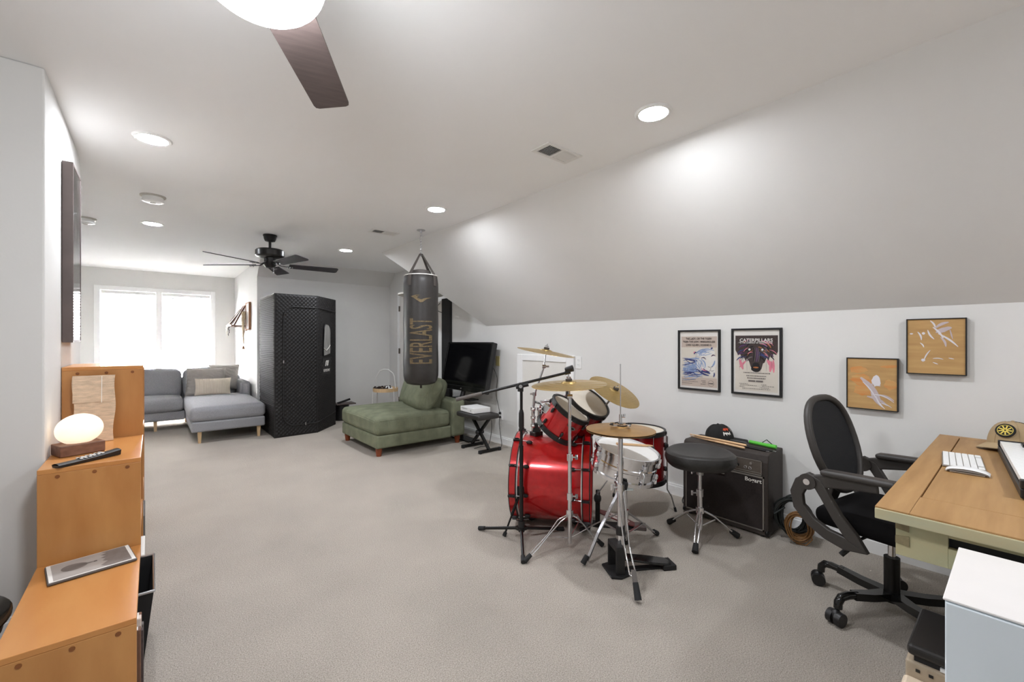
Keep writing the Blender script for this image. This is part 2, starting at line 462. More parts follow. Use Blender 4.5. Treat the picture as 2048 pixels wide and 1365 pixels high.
plate('wall_alcove_right', [(XA, YW, 0), (XA, YW, HC), (XA, YR0, HC), (XA, YR1 + .002, ZR), (XA, YR1 + .002, 0)], (-1, 0, 0), 'wall', .08)
plate('wall_alcove_left', [(XAL, YL1, 0), (XAL, YL1, HC), (XAL, YW, HC), (XAL, YW, 0)], (1, 0, 0), 'wall')
b = MB(); b.bx(XF - .1, XL, YL0, YL1, 0, HC); struct(b.build('wall_left', 'wall', bevel=.008))
plate('wall_near_left', [(XF, YB, 0), (XF, YL0, 0), (XF, YL0, HC), (XF, YB, HC)], (1, 0, 0), 'wall')
plate('wall_behind', [(XF, YB, 0), (W, YB, 0), (W, YB, KN), (XS, YB, HC), (XF, YB, HC)], (0, 1, 0), 'wall')
# window wall with its opening
WX0, WX1, WZ0, WZ1 = -.72, .89, .50, 2.155
OX0, OX1, OZ0, OZ1 = WX0 + .07, WX1 - .07, WZ0 + .05, WZ1 - .07
b = MB()
b.bx(XAL, OX0, YW, YW + .14, 0, HC); b.bx(OX1, XA, YW, YW + .14, 0, HC)
b.bx(OX0, OX1, YW, YW + .14, 0, OZ0); b.bx(OX0, OX1, YW, YW + .14, OZ1, HC)
struct(b.build('wall_window', 'wall'))
xm = (OX0 + OX1) / 2
def window(idx, x0, x1):
    T = bpy.data.objects.new('window_%d' % idx, None); COL.objects.link(T); T.location = ((x0 + x1) / 2, YW + .08, OZ0); MW[T.name] = TR(*T.location)
    T['kind'] = 'structure'
    zm = 1.30
    for nm, za, zb, yy in (('sash', OZ0 + .01, zm + .02, YW + .075), ('sash', zm - .02, OZ1 - .01, YW + .105)):
        b = MB(); f = .045
        b.bx(x0, x0 + f, yy - .015, yy + .015, za, zb); b.bx(x1 - f, x1, yy - .015, yy + .015, za, zb)
        b.bx(x0 + f, x1 - f, yy - .015, yy + .015, za, za + f); b.bx(x0 + f, x1 - f, yy - .015, yy + .015, zb - f, zb)
        s_ = b.build(nm, 'trim', T, world=True, bevel=.003)
        b = MB()
        for i in (1, 2): xx = x0 + (x1 - x0) * i / 3; b.bx(xx - .009, xx + .009, yy - .008, yy + .008, za + f, zb - f)
        zz = (za + zb) / 2; b.bx(x0 + f, x1 - f, yy - .008, yy + .008, zz - .009, zz + .009)
        b.build('muntin', 'trim', s_, world=True)
        b = MB(); b.bx(x0 + f, x1 - f, yy - .003, yy + .003, za + f, zb - f); b.build('pane', 'glass', s_, world=True)
    b = MB(); b.bx(x0, x1, YW + .05, YW + .13, OZ0 - .0, OZ0 + .012); b.build('stool', 'trim', T, world=True)
window(1, OX0 + .005, xm - .022); window(2, xm + .022, OX1 - .005)
b = MB()
b.bx(WX0, OX0, YW - .018, YW + .0, WZ0, WZ1); b.bx(OX1, WX1, YW - .018, YW + .0, WZ0, WZ1)
b.bx(OX0, OX1, YW - .018, YW, OZ1, WZ1); b.bx(WX0 - .02, WX1 + .02, YW - .05, YW + .05, WZ0 + .03, WZ0 + .055)
b.bx(WX0 - .01, WX1 + .01, YW - .018, YW, WZ0 - .06, WZ0 + .03); b.bx(xm - .04, xm + .04, YW - .0175, YW + .13, OZ0 + .0, OZ1 - .001)
struct(b.build('trim_1', 'trim', bevel=.004))
# blinds, every slat its own piece
def blind(x0, x1, label):
    T = thing('window_blind', label, 'blind', ((x0 + x1) / 2, YW + .025, OZ0 + .01), group='slatted blinds in the double window')
    b = MB(); b.bx(x0, x1, YW + .003, YW + .05, OZ1 - .055, OZ1 - .006); b.build('headrail', 'white_plastic', T, world=True, bevel=.003)
    sp = .043; n = int((OZ1 - .08 - (OZ0 + .04)) / sp)
    b = MB(); hw = (x1 - x0) / 2 - .006
    b.surf(lambda u, v: (-hw + 2 * hw * u, (v - .5) * .048, .003 * (1 - (2 * v - 1) ** 2)), 1, 4)
    b.surf(lambda u, v: (hw - 2 * hw * u, (v - .5) * .048, .003 * (1 - (2 * v - 1) ** 2) - .0022), 1, 4)
    first = b.build('slat', 'blind', T)
    for i in range(n):
        z = OZ1 - .085 - i * sp - T.location[2]
        o = first if i == 0 else dup(first, T)
        o.location = (0, 0, z); o.rotation_euler = (R_(40), 0, 0)
    b = MB(); b.bx(x0 + .005, x1 - .005, YW + .005, YW + .045, OZ0 + .014, OZ0 + .034); b.build('bottom_rail', 'white_plastic', T, world=True, bevel=.003)
    for q in (.15, .85):
        xx = x0 + (x1 - x0) * q; b = MB(); b.bx(xx - .002, xx + .002, YW + .003, YW + .005, OZ0 + .03, OZ1 - .05); b.build('ladder_cord', 'white_plastic', T, world=True)
blind(OX0 + .01, xm - .045, 'white slatted blind on the half of the window away from the wall shelf')
blind(xm + .045, OX1 - .01, 'white slatted blind on the half of the window nearest the wall shelf')

# baseboards
def base(i, pts, nrm):
    b = MB()
    for (x0, y0), (x1, y1) in pts:
        n = Vector(nrm)
        for th, z0, z1 in ((.016, 0, .072), (.011, .072, .088)):
            p = [Vector((x0, y0, 0)), Vector((x1, y1, 0)), Vector((x1, y1, 0)) + n * th, Vector((x0, y0, 0)) + n * th]
            b.add([(q[0], q[1], z0) for q in p] + [(q[0], q[1], z1) for q in p], [(0, 1, 2, 3), (7, 6, 5, 4), (0, 4, 5, 1), (1, 5, 6, 2), (2, 6, 7, 3), (3, 7, 4, 0)])
    o = b.build('baseboard_' + i, 'trim')
    bmf = bmesh.new(); bmf.from_mesh(o.data); bmesh.ops.recalc_face_normals(bmf, faces=bmf.faces); bmf.to_mesh(o.data); bmf.free()
    struct(o)
base('right', [((W, YB), (W, 2.90)), ((W, 3.775), (W, 5.98))], (-1, 0, 0))
base('back', [((XA, YR1), (W, YR1))], (0, -1, 0))
base('left', [((XL, YL0), (XL, YL1))], (1, 0, 0))
base('near_left', [((XF, YL0), (XL, YL0))], (0, -1, 0))
base('alcove', [((XA, YR1), (XA, YW))], (-1, 0, 0))
base('window', [((XAL, YW), (XA, YW))], (0, -1, 0))

# door on the right wall, behind the punching bag
D = bpy.data.objects.new('door_1', None); COL.objects.link(D); D.location = (W, 6.46, 0); MW[D.name] = TR(W, 6.46, 0); D['kind'] = 'structure'
b = MB(); b.bx(W - .022, W, 6.09, 6.86, .01, 2.0); b.build('door_leaf', 'door_paint', D, world=True, bevel=.003)
for z0, z1 in ((.2, .85), (1.0, 1.85)):
    for y0, y1 in ((6.17, 6.44), (6.51, 6.78)):
        b = MB(); b.bx(W - .028, W - .02, y0, y1, z0, z1); b.build('panel', 'door_paint', D, world=True, bevel=.006)
b = MB(); b.bx(W - .02, W, 6.0, 6.085, 0, 2.09); b.bx(W - .02, W, 6.865, 6.95, 0, 2.09); b.bx(W - .02, W, 6.085, 6.865, 2.005, 2.09); b.build('casing', 'trim', D, world=True, bevel=.004)
for z in (.25, 1.08, 1.80):
    b = MB(); b.cyl((W - .03, 6.862, z - .045), (W - .03, 6.862, z + .045), .009); b.bx(W - .026, W - .02, 6.83, 6.862, z - .045, z + .045); b.build('hinge', 'hinge', D, world=True)
b = MB(); b.ell((W - .07, 6.15, .95), (.028, .028, .028)); b.cyl((W - .06, 6.15, .95), (W - .02, 6.15, .95), .012); b.build('door_knob', 'steel', D, world=True, smooth=40)
# attic hatch in the knee wall
D = bpy.data.objects.new('door_2', None); COL.objects.link(D); D.location = (W, 3.34, .08); MW[D.name] = TR(W, 3.34, .08); D['kind'] = 'structure'
b = MB(); b.bx(W - .012, W, 3.0, 3.69, .0, 1.035); b.build('hatch_leaf', 'door_paint', D, world=True, bevel=.003)
b = MB(); b.bx(W - .024, W, 2.905, 3.005, 0, 1.1); b.bx(W - .024, W, 3.685, 3.775, 0, 1.1); b.bx(W - .024, W, 3.005, 3.685, 1.03, 1.1); b.build('casing', 'trim', D, world=True, bevel=.005)
# power and wall plates
def outlet(y, z, label, m='white_plastic', slots=True):
    T = thing('outlet', label, 'outlet', (W, y, z))
    b = MB(); b.bx(W - .007, W, y - .037, y + .037, z - .06, z + .06); b.build('plate', m, T, world=True, bevel=.003)
    if slots:
        for s_ in (-1, 1):
            b = MB(); b.cyl((W - .009, y, z + s_ * .024), (W - .005, y, z + s_ * .024), .016, n=16); r = b.build('socket', m, T, world=True)
            b = MB()
            for q in (-1, 1): b.box((W - .0092, y + q * .006, z + s_ * .024 + .003), (.001, .002, .008))
            b.build('slot', 'black_matte', r, world=True)
    return T
outlet(2.853, 1.033, 'white outlet high on the wall beside the attic hatch')
outlet(4.095, .348, 'white outlet low on the wall with two plugs behind the folding bench')
outlet(4.16, 1.004, 'yellowed blank plate on the wall beside the leaning screen', 'yellow_plate', False)
T = thing('light_switch', 'white light switch on the wall just behind the punching bag', 'switch', (W, 5.72, 1.22))
b = MB(); b.bx(W - .008, W, 5.68, 5.76, 1.16, 1.28); b.build('plate', 'white_plastic', T, world=True, bevel=.003)
b = MB(); b.bx(W - .013, W - .007, 5.71, 5.73, 1.2, 1.24); b.build('toggle', 'white_plastic', T, world=True)

# ------------------------------------------------------------------ recessed ceiling lights
def downlight(x, y, label):
    T = thing('recessed_light', label, 'ceiling light', (x, y, HC), group='recessed ceiling lights')
    b = MB(); b.lathe([(.072, -.002), (.074, -.008), (.088, -.008), (.095, -.001), (.095, 0), (.072, 0)], TR(x, y, HC), 32, cap=False); b.build('trim_ring', 'white_plastic', T, world=True, smooth=40)
    b = MB(); b.lathe([(.0005, -.0035), (.073, -.0035)], TR(x, y, HC), 32, cap=False)
    b.f = [f[::-1] for f in b.f]; b.build('lens', 'lens_glow', T, world=True)
for x, y, l in ((0, 3.29, 'recessed ceiling light over the stepped shelf boxes'), (0, 5.66, 'recessed ceiling light just past the smoke detector'),
                (2.0, 1.24, 'recessed ceiling light above the snare and hi-hat'), (1.96, 3.40, 'recessed ceiling light near the punching bag mount'),
                (1.94, 5.70, 'recessed ceiling light by the ceiling fan and quilted tent')):
    downlight(x, y, l)
downlight(2.0, -1.0, 'recessed ceiling light beyond the desk end of the room')
# smoke detectors
def detector(x, y, r, label):
    T = thing('smoke_detector', label, 'smoke detector', (x, y, HC))
    A = TR(x, y, HC)
    b = MB(); b.lathe([(r, 0), (r, -.008), (r * .9, -.012)], A, 28); b.build('mount_plate', 'platform', T, world=True, smooth=40)
    b = MB(); b.lathe([(r * .8, -.012), (r * .82, -.03), (r * .86, -.036), (r * .84, -.048), (r * .6, -.055), (.001, -.056)], A, 28); b.build('body', 'white_plastic', T, world=True, smooth=40)
    b = MB(); b.lathe([(r * .24, -.052), (r * .22, -.06), (.001, -.06)], A, 16); b.build('test_button', 'platform', T, world=True)
detector(.003, 4.59, .085, 'white round smoke detector between two recessed lights')
detector(-.497, 5.83, .08, 'white smoke detector beyond the end of the left wall, past the tall frame')
# ceiling vents, every louvre its own piece
def vent(x, y, label):
    T = thing('ceiling_vent', label, 'vent', (x, y, HC), group='ceiling vents')
    hx, hy = .153, .078
    b = MB()
    for x0, x1, y0, y1 in ((-hx, hx, -hy, -hy + .022), (-hx, hx, hy - .022, hy), (-hx, -hx + .03, -hy + .022, hy - .022), (hx - .03, hx, -hy + .022, hy - .022), (-.012, .012, -hy + .022, hy - .022)):
        b.bx(x + x0, x + x1, y + y0, y + y1, HC - .007, HC)
    b.build('frame', 'white_metal', T, world=True, bevel=.002)
    b = MB(); b.bx(x - hx + .02, x + hx - .02, y - hy + .015, y + hy - .015, HC - .001, HC); b.build('duct_opening', 'vent_dark', T, world=True)
    first = None
    for sd in (-1, 1):
        for i in range(8):
            px = sd * (.022 + i * .0135)
            if first is None:
                b = MB(); b.box((0, 0, 0), (.012, 2 * hy - .05, .0012)); first = b.build('louvre', 'white_metal', T); o = first
            else: o = dup(first, T)
            o.location = (px, 0, -.004); o.rotation_euler = (0, sd * R_(40), 0)
vent(1.962, 1.897, 'white ceiling vent above the drum kit beside the sloped wall')
vent(1.937, 4.487, 'white ceiling vent between the punching bag and the ceiling fan')

# ------------------------------------------------------------------ ceiling fans
def fan_far():
    x, y = 1.012, 5.44
    T = thing('ceiling_fan', 'black five-bladed ceiling fan hanging before the quilted tent', 'ceiling fan', (x, y, HC))
    A = TR(x, y, HC)
    b = MB(); b.lathe([(.07, 0), (.072, -.012), (.066, -.02), (.06, -.05), (.05, -.07), (.02, -.078)], A, 28); b.build('canopy', 'black_metal', T, world=True, smooth=40)
    b = MB(); b.cyl((x, y, HC - .07), (x, y, HC - .165), .014); b.build('downrod', 'black_metal', T, world=True, smooth=40)
    b = MB(); b.lathe([(.03, -.15), (.05, -.158), (.13, -.165), (.145, -.18), (.145, -.235), (.13, -.25), (.07, -.258)], A, 36); b.build('motor_housing', 'black_metal', T, world=True, smooth=40)
    b = MB(); b.lathe([(.06, -.255), (.06, -.345), (.045, -.365), (.001, -.367)], A, 24); b.build('switch_housing', 'black_metal', T, world=True, smooth=40)
    b = MB(); b.tube([(x + .03, y - .03, HC - .36), (x + .03, y - .03, HC - .42)], .0015, 6); b.ell((x + .03, y - .03, HC - .425), (.006, .006, .01)); b.build('pull_chain', 'steel', T, world=True)
    for k in range(5):
        a = R_(-4.5 + 72 * k); q = Matrix.Translation((x, y, HC - .333)) @ Matrix.Rotation(a, 4, 'Z')
        b = MB(); b.ribbon([(.05, 0, .03), (.11, 0, -.006), (.16, 0, -.008), (.23, 0, -.006)], [.03, .022, .03, .07], .005, (0, 1, 0)); b.v = [q @ v for v in b.v]
        br = b.build('blade_bracket', 'black_metal', T, world=True)
        b = MB(); hw0, hw1 = .058, .074; rc = .03
        pts = [(.19, -hw0), (.69, -hw1)] + [(.69 + rc * math.sin(R_(t)), -hw1 + rc - rc * math.cos(R_(t))) for t in (30, 60, 90)] + [(.69 + rc * math.cos(R_(t)), hw1 - rc + rc * math.sin(R_(t))) for t in (0, 30, 60)] + [(.69, hw1), (.19, hw0)]
        b.prism(pts, -.004, .004, q @ Matrix.Rotation(R_(-12), 4, 'X')); b.build('blade', 'fan_blade', T, world=True, bevel=.0015)
        for sx, sy in ((.20, -.02), (.20, .02), (.225, 0)):
            b = MB(); b.cyl(q @ Vector((sx, sy, -.02)), q @ Vector((sx, sy, -.004)), .006, n=8); b.build('screw', 'steel', br, world=True)
fan_far()
def fan_near():
    x, y = .197, 1.175
    T = thing('ceiling_fan', 'dark bladed ceiling fan with a glowing white bowl light', 'ceiling fan', (x, y, HC))
    A = TR(x, y, HC)
    b = MB(); b.lathe([(.075, 0), (.075, -.03), (.055, -.06), (.03, -.065)], A, 28); b.build('canopy', 'black_metal', T, world=True, smooth=40)
    b = MB(); b.cyl((x, y, HC - .06), (x, y, HC - .12), .014); b.build('downrod', 'black_metal', T, world=True)
    b = MB(); b.lathe([(.04, -.11), (.12, -.12), (.13, -.15), (.13, -.2), (.11, -.24), (.08, -.255)], A, 36); b.build('motor_housing', 'black_metal', T, world=True, smooth=40)
    b = MB(); b.lathe([(.125, -.255), (.135, -.265), (.135, -.285), (.12, -.29)], A, 36); b.build('light_fitter', 'black_metal', T, world=True, smooth=40)
    b = MB(); b.lathe([(.13, -.285)] + [(.145 * math.cos(R_(t)), -.298 - .1 * math.sin(R_(t))) for t in range(0, 90, 9)] + [(.001, -.398)], A, 40); b.build('glass_bowl', 'globe_glow', T, world=True, smooth=60)
    for k in range(3):
        a = R_(59 + 120 * k); q = Matrix.Translation((x, y, HC - .262)) @ Matrix.Rotation(a, 4, 'Z')
        b = MB(); b.ribbon([(.08, 0, .03), (.13, 0, .01), (.2, 0, .005)], [.04, .03, .08], .006, (0, 1, 0)); b.v = [q @ v for v in b.v]; b.build('blade_bracket', 'black_metal', T, world=True)
        pts = [(.13, -.07), (.655, -.066), (.673, -.062), (.68, -.05), (.68, .05), (.673, .062), (.655, .066), (.13, .07)]
        b = MB(); b.prism(pts, -.004, .004, q @ Matrix.Rotation(R_(-10), 4, 'X')); b.build('blade', 'fan_blade_brown', T, world=True, bevel=.0015)
fan_near()
# ================================================================== left side: stepped shelf boxes and what stands on them
SX0, SX1 = XL + .002, -.04
def shelf_box(y0, y1, z1, nsh, label, plugs):
    T = thing('shelf_box', label, 'shelf', ((SX0 + SX1) / 2, (y0 + y1) / 2, 0), group='stepped wooden shelf boxes')
    t = .02
    b = MB(); b.bx(SX0, SX1, y0, y1, z1 - t, z1); b.build('top_board', 'pine', T, world=True, bevel=.002)
    for ya, yb in ((y0, y0 + t), (y1 - t, y1)):
        b = MB(); b.bx(SX0, SX1, ya, yb, 0, z1 - t); b.build('side_board', 'pine_face', T, world=True, bevel=.002)
    b = MB(); b.bx(SX0, SX0 + .012, y0 + t, y1 - t, 0, z1 - t); b.build('back_board', 'pine', T, world=True)
    for k in range(nsh):
        z = .0 + (z1 - t) * k / nsh
        b = MB(); b.bx(SX0 + .012, SX1 - .002, y0 + t, y1 - t, z + .002, z + t); b.build('shelf_board', 'pine', T, world=True, bevel=.0015)
    for x in plugs:
        b = MB(); b.cyl((x, y0 + .001, z1 - .035), (x, y0 - .0012, z1 - .035), .0075, n=12); b.build('wood_plug', 'pine_plug', T, world=True)
    return T
shelf_box(1.885, 2.552, .335, 1, 'lowest wooden shelf box of the steps, with the tablet lying on it', (-.30, -.19, -.085))
shelf_box(2.556, 3.168, .726, 2, 'middle wooden shelf box of the steps, under the egg lamp', (-.30, -.19, -.085))
shelf_box(3.172, 3.62, 1.114, 3, 'tallest wooden shelf box of the steps, behind the burlap panel', (-.30, -.19, -.085))
# contents peeping out of the open side
def put(name, label, cat, m, x0, x1, y0, y1, z0, z1, group=None, bev=.004):
    b = MB(); b.bx(x0, x1, y0, y1, z0, z1)
    return tag(b.build(name, m, org=((x0 + x1) / 2, (y0 + y1) / 2, z0), bevel=bev), label, cat, group)
for i, (y, w_, h_, m) in enumerate(((1.925, .028, .25, 'frame_brown'), (1.957, .022, .23, 'ink_brown'), (1.983, .03, .26, 'poster_tan'), (2.017, .024, .22, 'case_grey'), (2.045, .03, .24, 'walnut'))):
    T = thing('book', ['worn brown', 'dark brown', 'pale tan', 'grey', 'reddish walnut coloured'][i] + ' book standing in the lowest shelf box', 'book', (-.12, y, .02), group='books in the lowest shelf box')
    x1 = -.03 + .006 * (i % 2)
    b = MB(); b.bx(x1 - .17, x1, y, y + w_, .02, .02 + h_); b.build('cover', m, T, world=True, bevel=.003)
    b = MB(); b.bx(x1 - .172, x1 - .008, y + .003, y + w_ - .003, .0195, .0205 + h_); b.build('pages', 'paper', T, world=True)
T = thing('storage_bin', 'black open bin with pale papers pulled out of the lowest shelf box', 'bin', (-.12, 2.31, .02))
b = MB(); by0, by1, bx0, bx1, bz = 2.13, 2.49, -.3, .004, .298
wl = [((bx0 + .01, by0 + .03), (bx0, by0)), ((bx1 - .03, by0 + .03), (bx1, by0)), ((bx1 - .03, by1 - .03), (bx1, by1)), ((bx0 + .01, by1 - .03), (bx0, by1))]
for i in range(4):
    (a, A_), (c, C_) = wl[i], wl[(i + 1) % 4]
    vs = [(a[0], a[1], .021), (c[0], c[1], .021), (C_[0], C_[1], bz), (A_[0], A_[1], bz)]
    b.add(vs, [(0, 1, 2, 3)]); b.add([(v[0] * .985 - .0015, 2.31 + (v[1] - 2.31) * .98, v[2]) for v in vs], [(3, 2, 1, 0)])
b.add([(q[0][0], q[0][1], .023) for q in wl], [(0, 1, 2, 3)])
b.build('bin_body', 'black_matte', T, world=True)
b = MB(); b.tube([(q[1][0], q[1][1], bz) for q in wl], .006, 8, True); b.build('rim', 'steel', T, world=True, smooth=50)
b = MB(); b.bx(-.28, -.05, 2.2, 2.23, .03, .27); b.bx(-.28, -.06, 2.235, 2.26, .03, .25); b.build('paper', 'paper', T, world=True)
T = thing('jar', 'clear plastic jar standing in the middle shelf box', 'jar', (-.075, 2.66, .022))
b = MB(); b.lathe([(.05, 0), (.052, .01), (.052, .15), (.045, .165)], TR(-.083, 2.66, .022), 20); b.build('jar_body', 'cabinet_blue', T, world=True, smooth=40)
b = MB(); b.lathe([(.047, .165), (.047, .185), (.001, .186)], TR(-.083, 2.66, .022), 20); b.build('lid', 'ink_blue', T, world=True, smooth=40)
put('storage_box', 'white cardboard box in the middle shelf box', 'box', 'paper', -.3, -.03, 2.78, 3.05, .022, .2)
put('storage_box', 'grey fabric box in the tallest shelf box', 'box', 'case_grey', -.3, -.035, 3.23, 3.55, .022, .25)
put('storage_box', 'dark wooden box on the upper board of the middle shelf box', 'box', 'walnut', -.3, -.05, 2.62, 2.9, .375, .56)
# egg lamp
T = thing('egg_lamp', 'glowing oval lamp on a walnut block, on the middle shelf box', 'lamp', (-.265, 2.84, .726))
A = TR(-.265, 2.84, .726, R_(22))
b = MB(); b.box((0, 0, .026), (.155, .115, .05), A); b.build('base', 'walnut', T, world=True, bevel=.004)
b = MB(); b.ell((0, 0, 0), (.083, .064, .071), TR(-.262, 2.84, .838, R_(14), 0, R_(-7)), 36, 20); b.build('shade', 'egg', T, world=True, smooth=60)
b = MB(); b.tube([(-.33, 2.88, .735), (-.345, 2.93, .73), (-.35, 3.1, .731)], .0035, 6); b.build('cord', 'cable_black', T, world=True)
# remote control
T = thing('remote_control', 'black remote control lying before the egg lamp', 'remote', (-.215, 2.622, .726), R_(30))
A = TR(-.215, 2.622, .726, R_(36))
b = MB(); b.surf(lambda u, v: ((u - .5) * .225, (v - .5) * (.042 + .006 * u), .012 + .012 * u * u + .006 * (1 - (2 * v - 1) ** 2)), 14, 6, A)
b.surf(lambda u, v: ((.5 - u) * .225, (v - .5) * (.042 + .006 * (1 - u)) * .85, .002 + .001 * (1 - u)), 14, 6, A)
for s_ in (-1, 1): b.surf(lambda u, v: ((u - .5) * .225 * -s_, s_ * (.5 - .075 * v) * (.042 + .006 * (u if s_ < 0 else 1 - u)), (1 - v) * (.012 + .012 * (u if s_ < 0 else 1 - u) ** 2) + v * .002), 14, 2, A)
for e in (0, 1): b.surf(lambda u, v: ((e - .5) * .225, (.5 - u if e == 0 else u - .5) * (.042 + .006 * e) * (1 - .15 * v), (1 - v) * (.012 + .012 * e) + v * .0025), 6, 2, A)
b.build('body', 'black_plastic', T, world=True, smooth=45)
for i in range(6):
    for j in range(3):
        b = MB(); u = .36 + i * .07; b.box(((u - .5) * .225, (j - 1) * .0115, .019 + .012 * u * u), (.009, .007, .004), A); b.build('button', 'white_plastic' if j != 1 or i % 2 else 'case_grey', T, world=True)
# burlap panel leaning on the tall box
T = thing('burlap_panel', 'tall beige burlap panel leaning on the tallest shelf box', 'panel', (-.23, 3.1, .727))
A = frm((-.232, 3.085, .728), (1, .02, 0), (0, .17, 1))
b = MB(); b.surf(lambda u, v: ((u - .5) * (.15 + .012 * v) - .004 * math.sin(9 * v), .345 * v, .0035 + .001 * math.sin(14 * u) * math.sin(8 * v)), 14, 22, A)
b.surf(lambda u, v: ((.5 - u) * (.15 + .012 * v) - .004 * math.sin(9 * v), .345 * v, -.003), 14, 22, A)
for u_ in (0, 1): b.surf(lambda u, v: ((u_ - .5) * (.15 + .012 * v) - .004 * math.sin(9 * v), .345 * v, (-.003 + .0065 * u) if u_ else (.0035 - .0065 * u)), 1, 22, A)
b.build('cloth', 'burlap', T, world=True, smooth=50)
b = MB(); b.surf(lambda u, v: ((u - .5) * (.152 + .002 * v) - .004, .205 + .14 * v, .0065 + .001 * math.sin(12 * u)), 12, 8, A); b.surf(lambda u, v: ((.5 - u) * (.152) - .004, .205 + .14 * v, .0055), 4, 4, A)
b.build('folded_flap', 'offwhite' if False else 'burlap', T, world=True, smooth=50)
b = MB(); b.bx(.026, .029, .2, .34, .0078, .0092, A); b.build('stitched_seam', 'offwhite', T, world=True)
# e-ink tablet
T = thing('tablet', 'grey-cased tablet with a hot-air balloon picture on the lowest shelf box', 'tablet', (-.193, 2.445, .335))
q = [on(86, 1174, Z=.347), on(262, 1118, Z=.347), on(264, 1089, Z=.347), on(104, 1129, Z=.347)]
ex = ((q[1] - q[0]) + (q[2] - q[3])).normalized(); mid = sum(q, Vector()) / 4
TW, TD = .247, .178
A = frm((mid[0], mid[1], .336), (ex[0], ex[1], 0), (-ex[1], ex[0], 0))
b = MB(); b.box((0, 0, .0055), (TW + .008, TD + .008, .010), A); b.build('case', 'case_grey', T, world=True, bevel=.004)
b = MB(); b.box((0, 0, .0105), (TW, TD, .003), A); sc = b.build('bezel', 'paper', T, world=True, bevel=.001)
b = MB(); b.k = 0; b.poly([(-TW / 2 + .012, -TD / 2 + .005, .0123), (TW / 2 - .012, -TD / 2 + .005, .0123), (TW / 2 - .012, TD / 2 - .005, .0123), (-TW / 2 + .012, TD / 2 - .005, .0123)], A)
b.k = 1; hz = .0126
pts = [(TW / 2 - .012, -TD / 2 + .006), (TW / 2 - .012, TD / 2 - .006), (.035, TD / 2 - .006), (.05, .06), (.03, .05), (.045, .03), (.028, .02), (.04, 0), (.03, -.015), (.045, -.03), (.02, -.06), (.03, -.075), (.045, -TD / 2 + .006)]
b.poly([(x, y, hz) for x, y in pts], A)
b.k = 2; b.poly([(-.055 + .036 * math.cos(t) * (1.2 if math.cos(t) > 0 else .9), .004 + .033 * math.sin(t), hz + .0002) for t in [i * math.pi / 12 for i in range(24)]], A)
b.k = 3
for i in range(-3, 4):
    y_ = .004 + i * .009; c_ = math.sqrt(max(0, 1 - (i / 3.7) ** 2))
    b.poly([(-.055 - .03 * c_, y_ - .0006, hz + .0004), (-.015, .004 + i * .002 - .0006, hz + .0004), (-.015, .004 + i * .002 + .0006, hz + .0004), (-.055 - .03 * c_, y_ + .0006, hz + .0004)], A)
b.poly([(-.014, -.001, hz + .0004), (.012, .002, hz + .0004), (.012, .005, hz + .0004), (-.014, .008, hz + .0004)], A); b.bx(.006, .016, -.002, .008, hz, hz + .0005, A)
b.build('screen_picture', ['eink', 'eink_dark', 'eink_dark', 'eink_line'], T, world=True)
# black round side table behind the steps
T = thing('side_table', 'low round black glass side table beside the lowest shelf box', 'table', (-.70, 2.27, 0))
A = TR(-.70, 2.27, 0)
b = MB(); b.lathe([(.001, .288), (.31, .288), (.322, .293), (.322, .30), (.314, .305), (.001, .305)], A, 48); b.build('table_top', 'glass_table', T, world=True, smooth=40)
b = MB(); b.lathe([(.285, .245), (.3, .245), (.3, .287), (.285, .287)], A, 48, cap=False); b.build('apron_ring', 'black_metal', T, world=True, smooth=40)
for k in range(4):
    a = R_(35 + 90 * k); b = MB(); b.cyl((-.70 + .24 * math.cos(a), 2.27 + .24 * math.sin(a), 0), (-.70 + .275 * math.cos(a), 2.27 + .275 * math.sin(a), .27), .011); b.build('leg', 'black_metal', T, world=True, smooth=40)
# tall frame on the left wall
T = thing('wall_frame', 'tall narrow glass-fronted black frame on the left wall', 'picture frame', (XL, 3.34, 1.24))
b = MB(); y0, y1, z0, z1, x1 = 3.18, 3.50, 1.242, 2.182, XL + .044
b.bx(XL + .002, x1, y0, y0 + .012, z0, z1); b.bx(XL + .002, x1, y1 - .012, y1, z0, z1); b.bx(XL + .002, x1, y0 + .012, y1 - .012, z0, z0 + .012); b.bx(XL + .002, x1, y0 + .012, y1 - .012, z1 - .012, z1)
b.build('frame', 'fan_blade_brown', T, world=True, bevel=.002)
b = MB(); b.bx(XL + .004, XL + .03, y0 + .012, y1 - .012, z0 + .012, z1 - .012); b.build('print', 'paper', T, world=True)
b = MB()
for i in range(16):
    z = z0 + .1 + i * .05; ww = .03 + .02 * ((i * 7) % 3); b.bx(XL + .03, XL + .0312, 3.34 - ww, 3.34 + ww, z, z + .022)
b.build('print_marks', 'ink_grey', T, world=True, kind='stuff')
b = MB(); b.bx(x1 - .005, x1 - .002, y0 + .012, y1 - .012, z0 + .012, z1 - .012); b.build('glass', 'glass', T, world=True)

# ================================================================== grey sectional sofa under the window
T = thing('sectional_sofa', 'grey fabric sectional sofa with chaise, under the window', 'sofa', (.2, 7.6, 0))
b = MB(); b.cush((.745, 7.4, .205), (.78, 2.0, .125), .02); b.build('chaise_base', 'grey_fabric', T, world=True, smooth=50)
b = MB(); b.cush((-.41, 8.04, .205), (1.53, .84, .125), .02); b.build('sofa_base', 'grey_fabric', T, world=True, smooth=50)
b = MB(); b.cush((.742, 7.17, .353), (.8, 1.54, .17), .05, (.006, .008, .035)); b.build('chaise_cushion', 'grey_fabric', T, world=True, smooth=60)
for xc, wd in ((-.74, .72), (-.02, .72)):
    b = MB(); b.cush((xc, 7.93, .353), (wd, .68, .17), .05, (.006, .012, .03)); b.build('seat_cushion', 'grey_fabric', T, world=True, smooth=60)
b = MB(); b.cush((-.03, 8.4, .44), (2.28, .15, .5), .04); b.build('back_frame', 'grey_fabric', T, world=True, smooth=60)
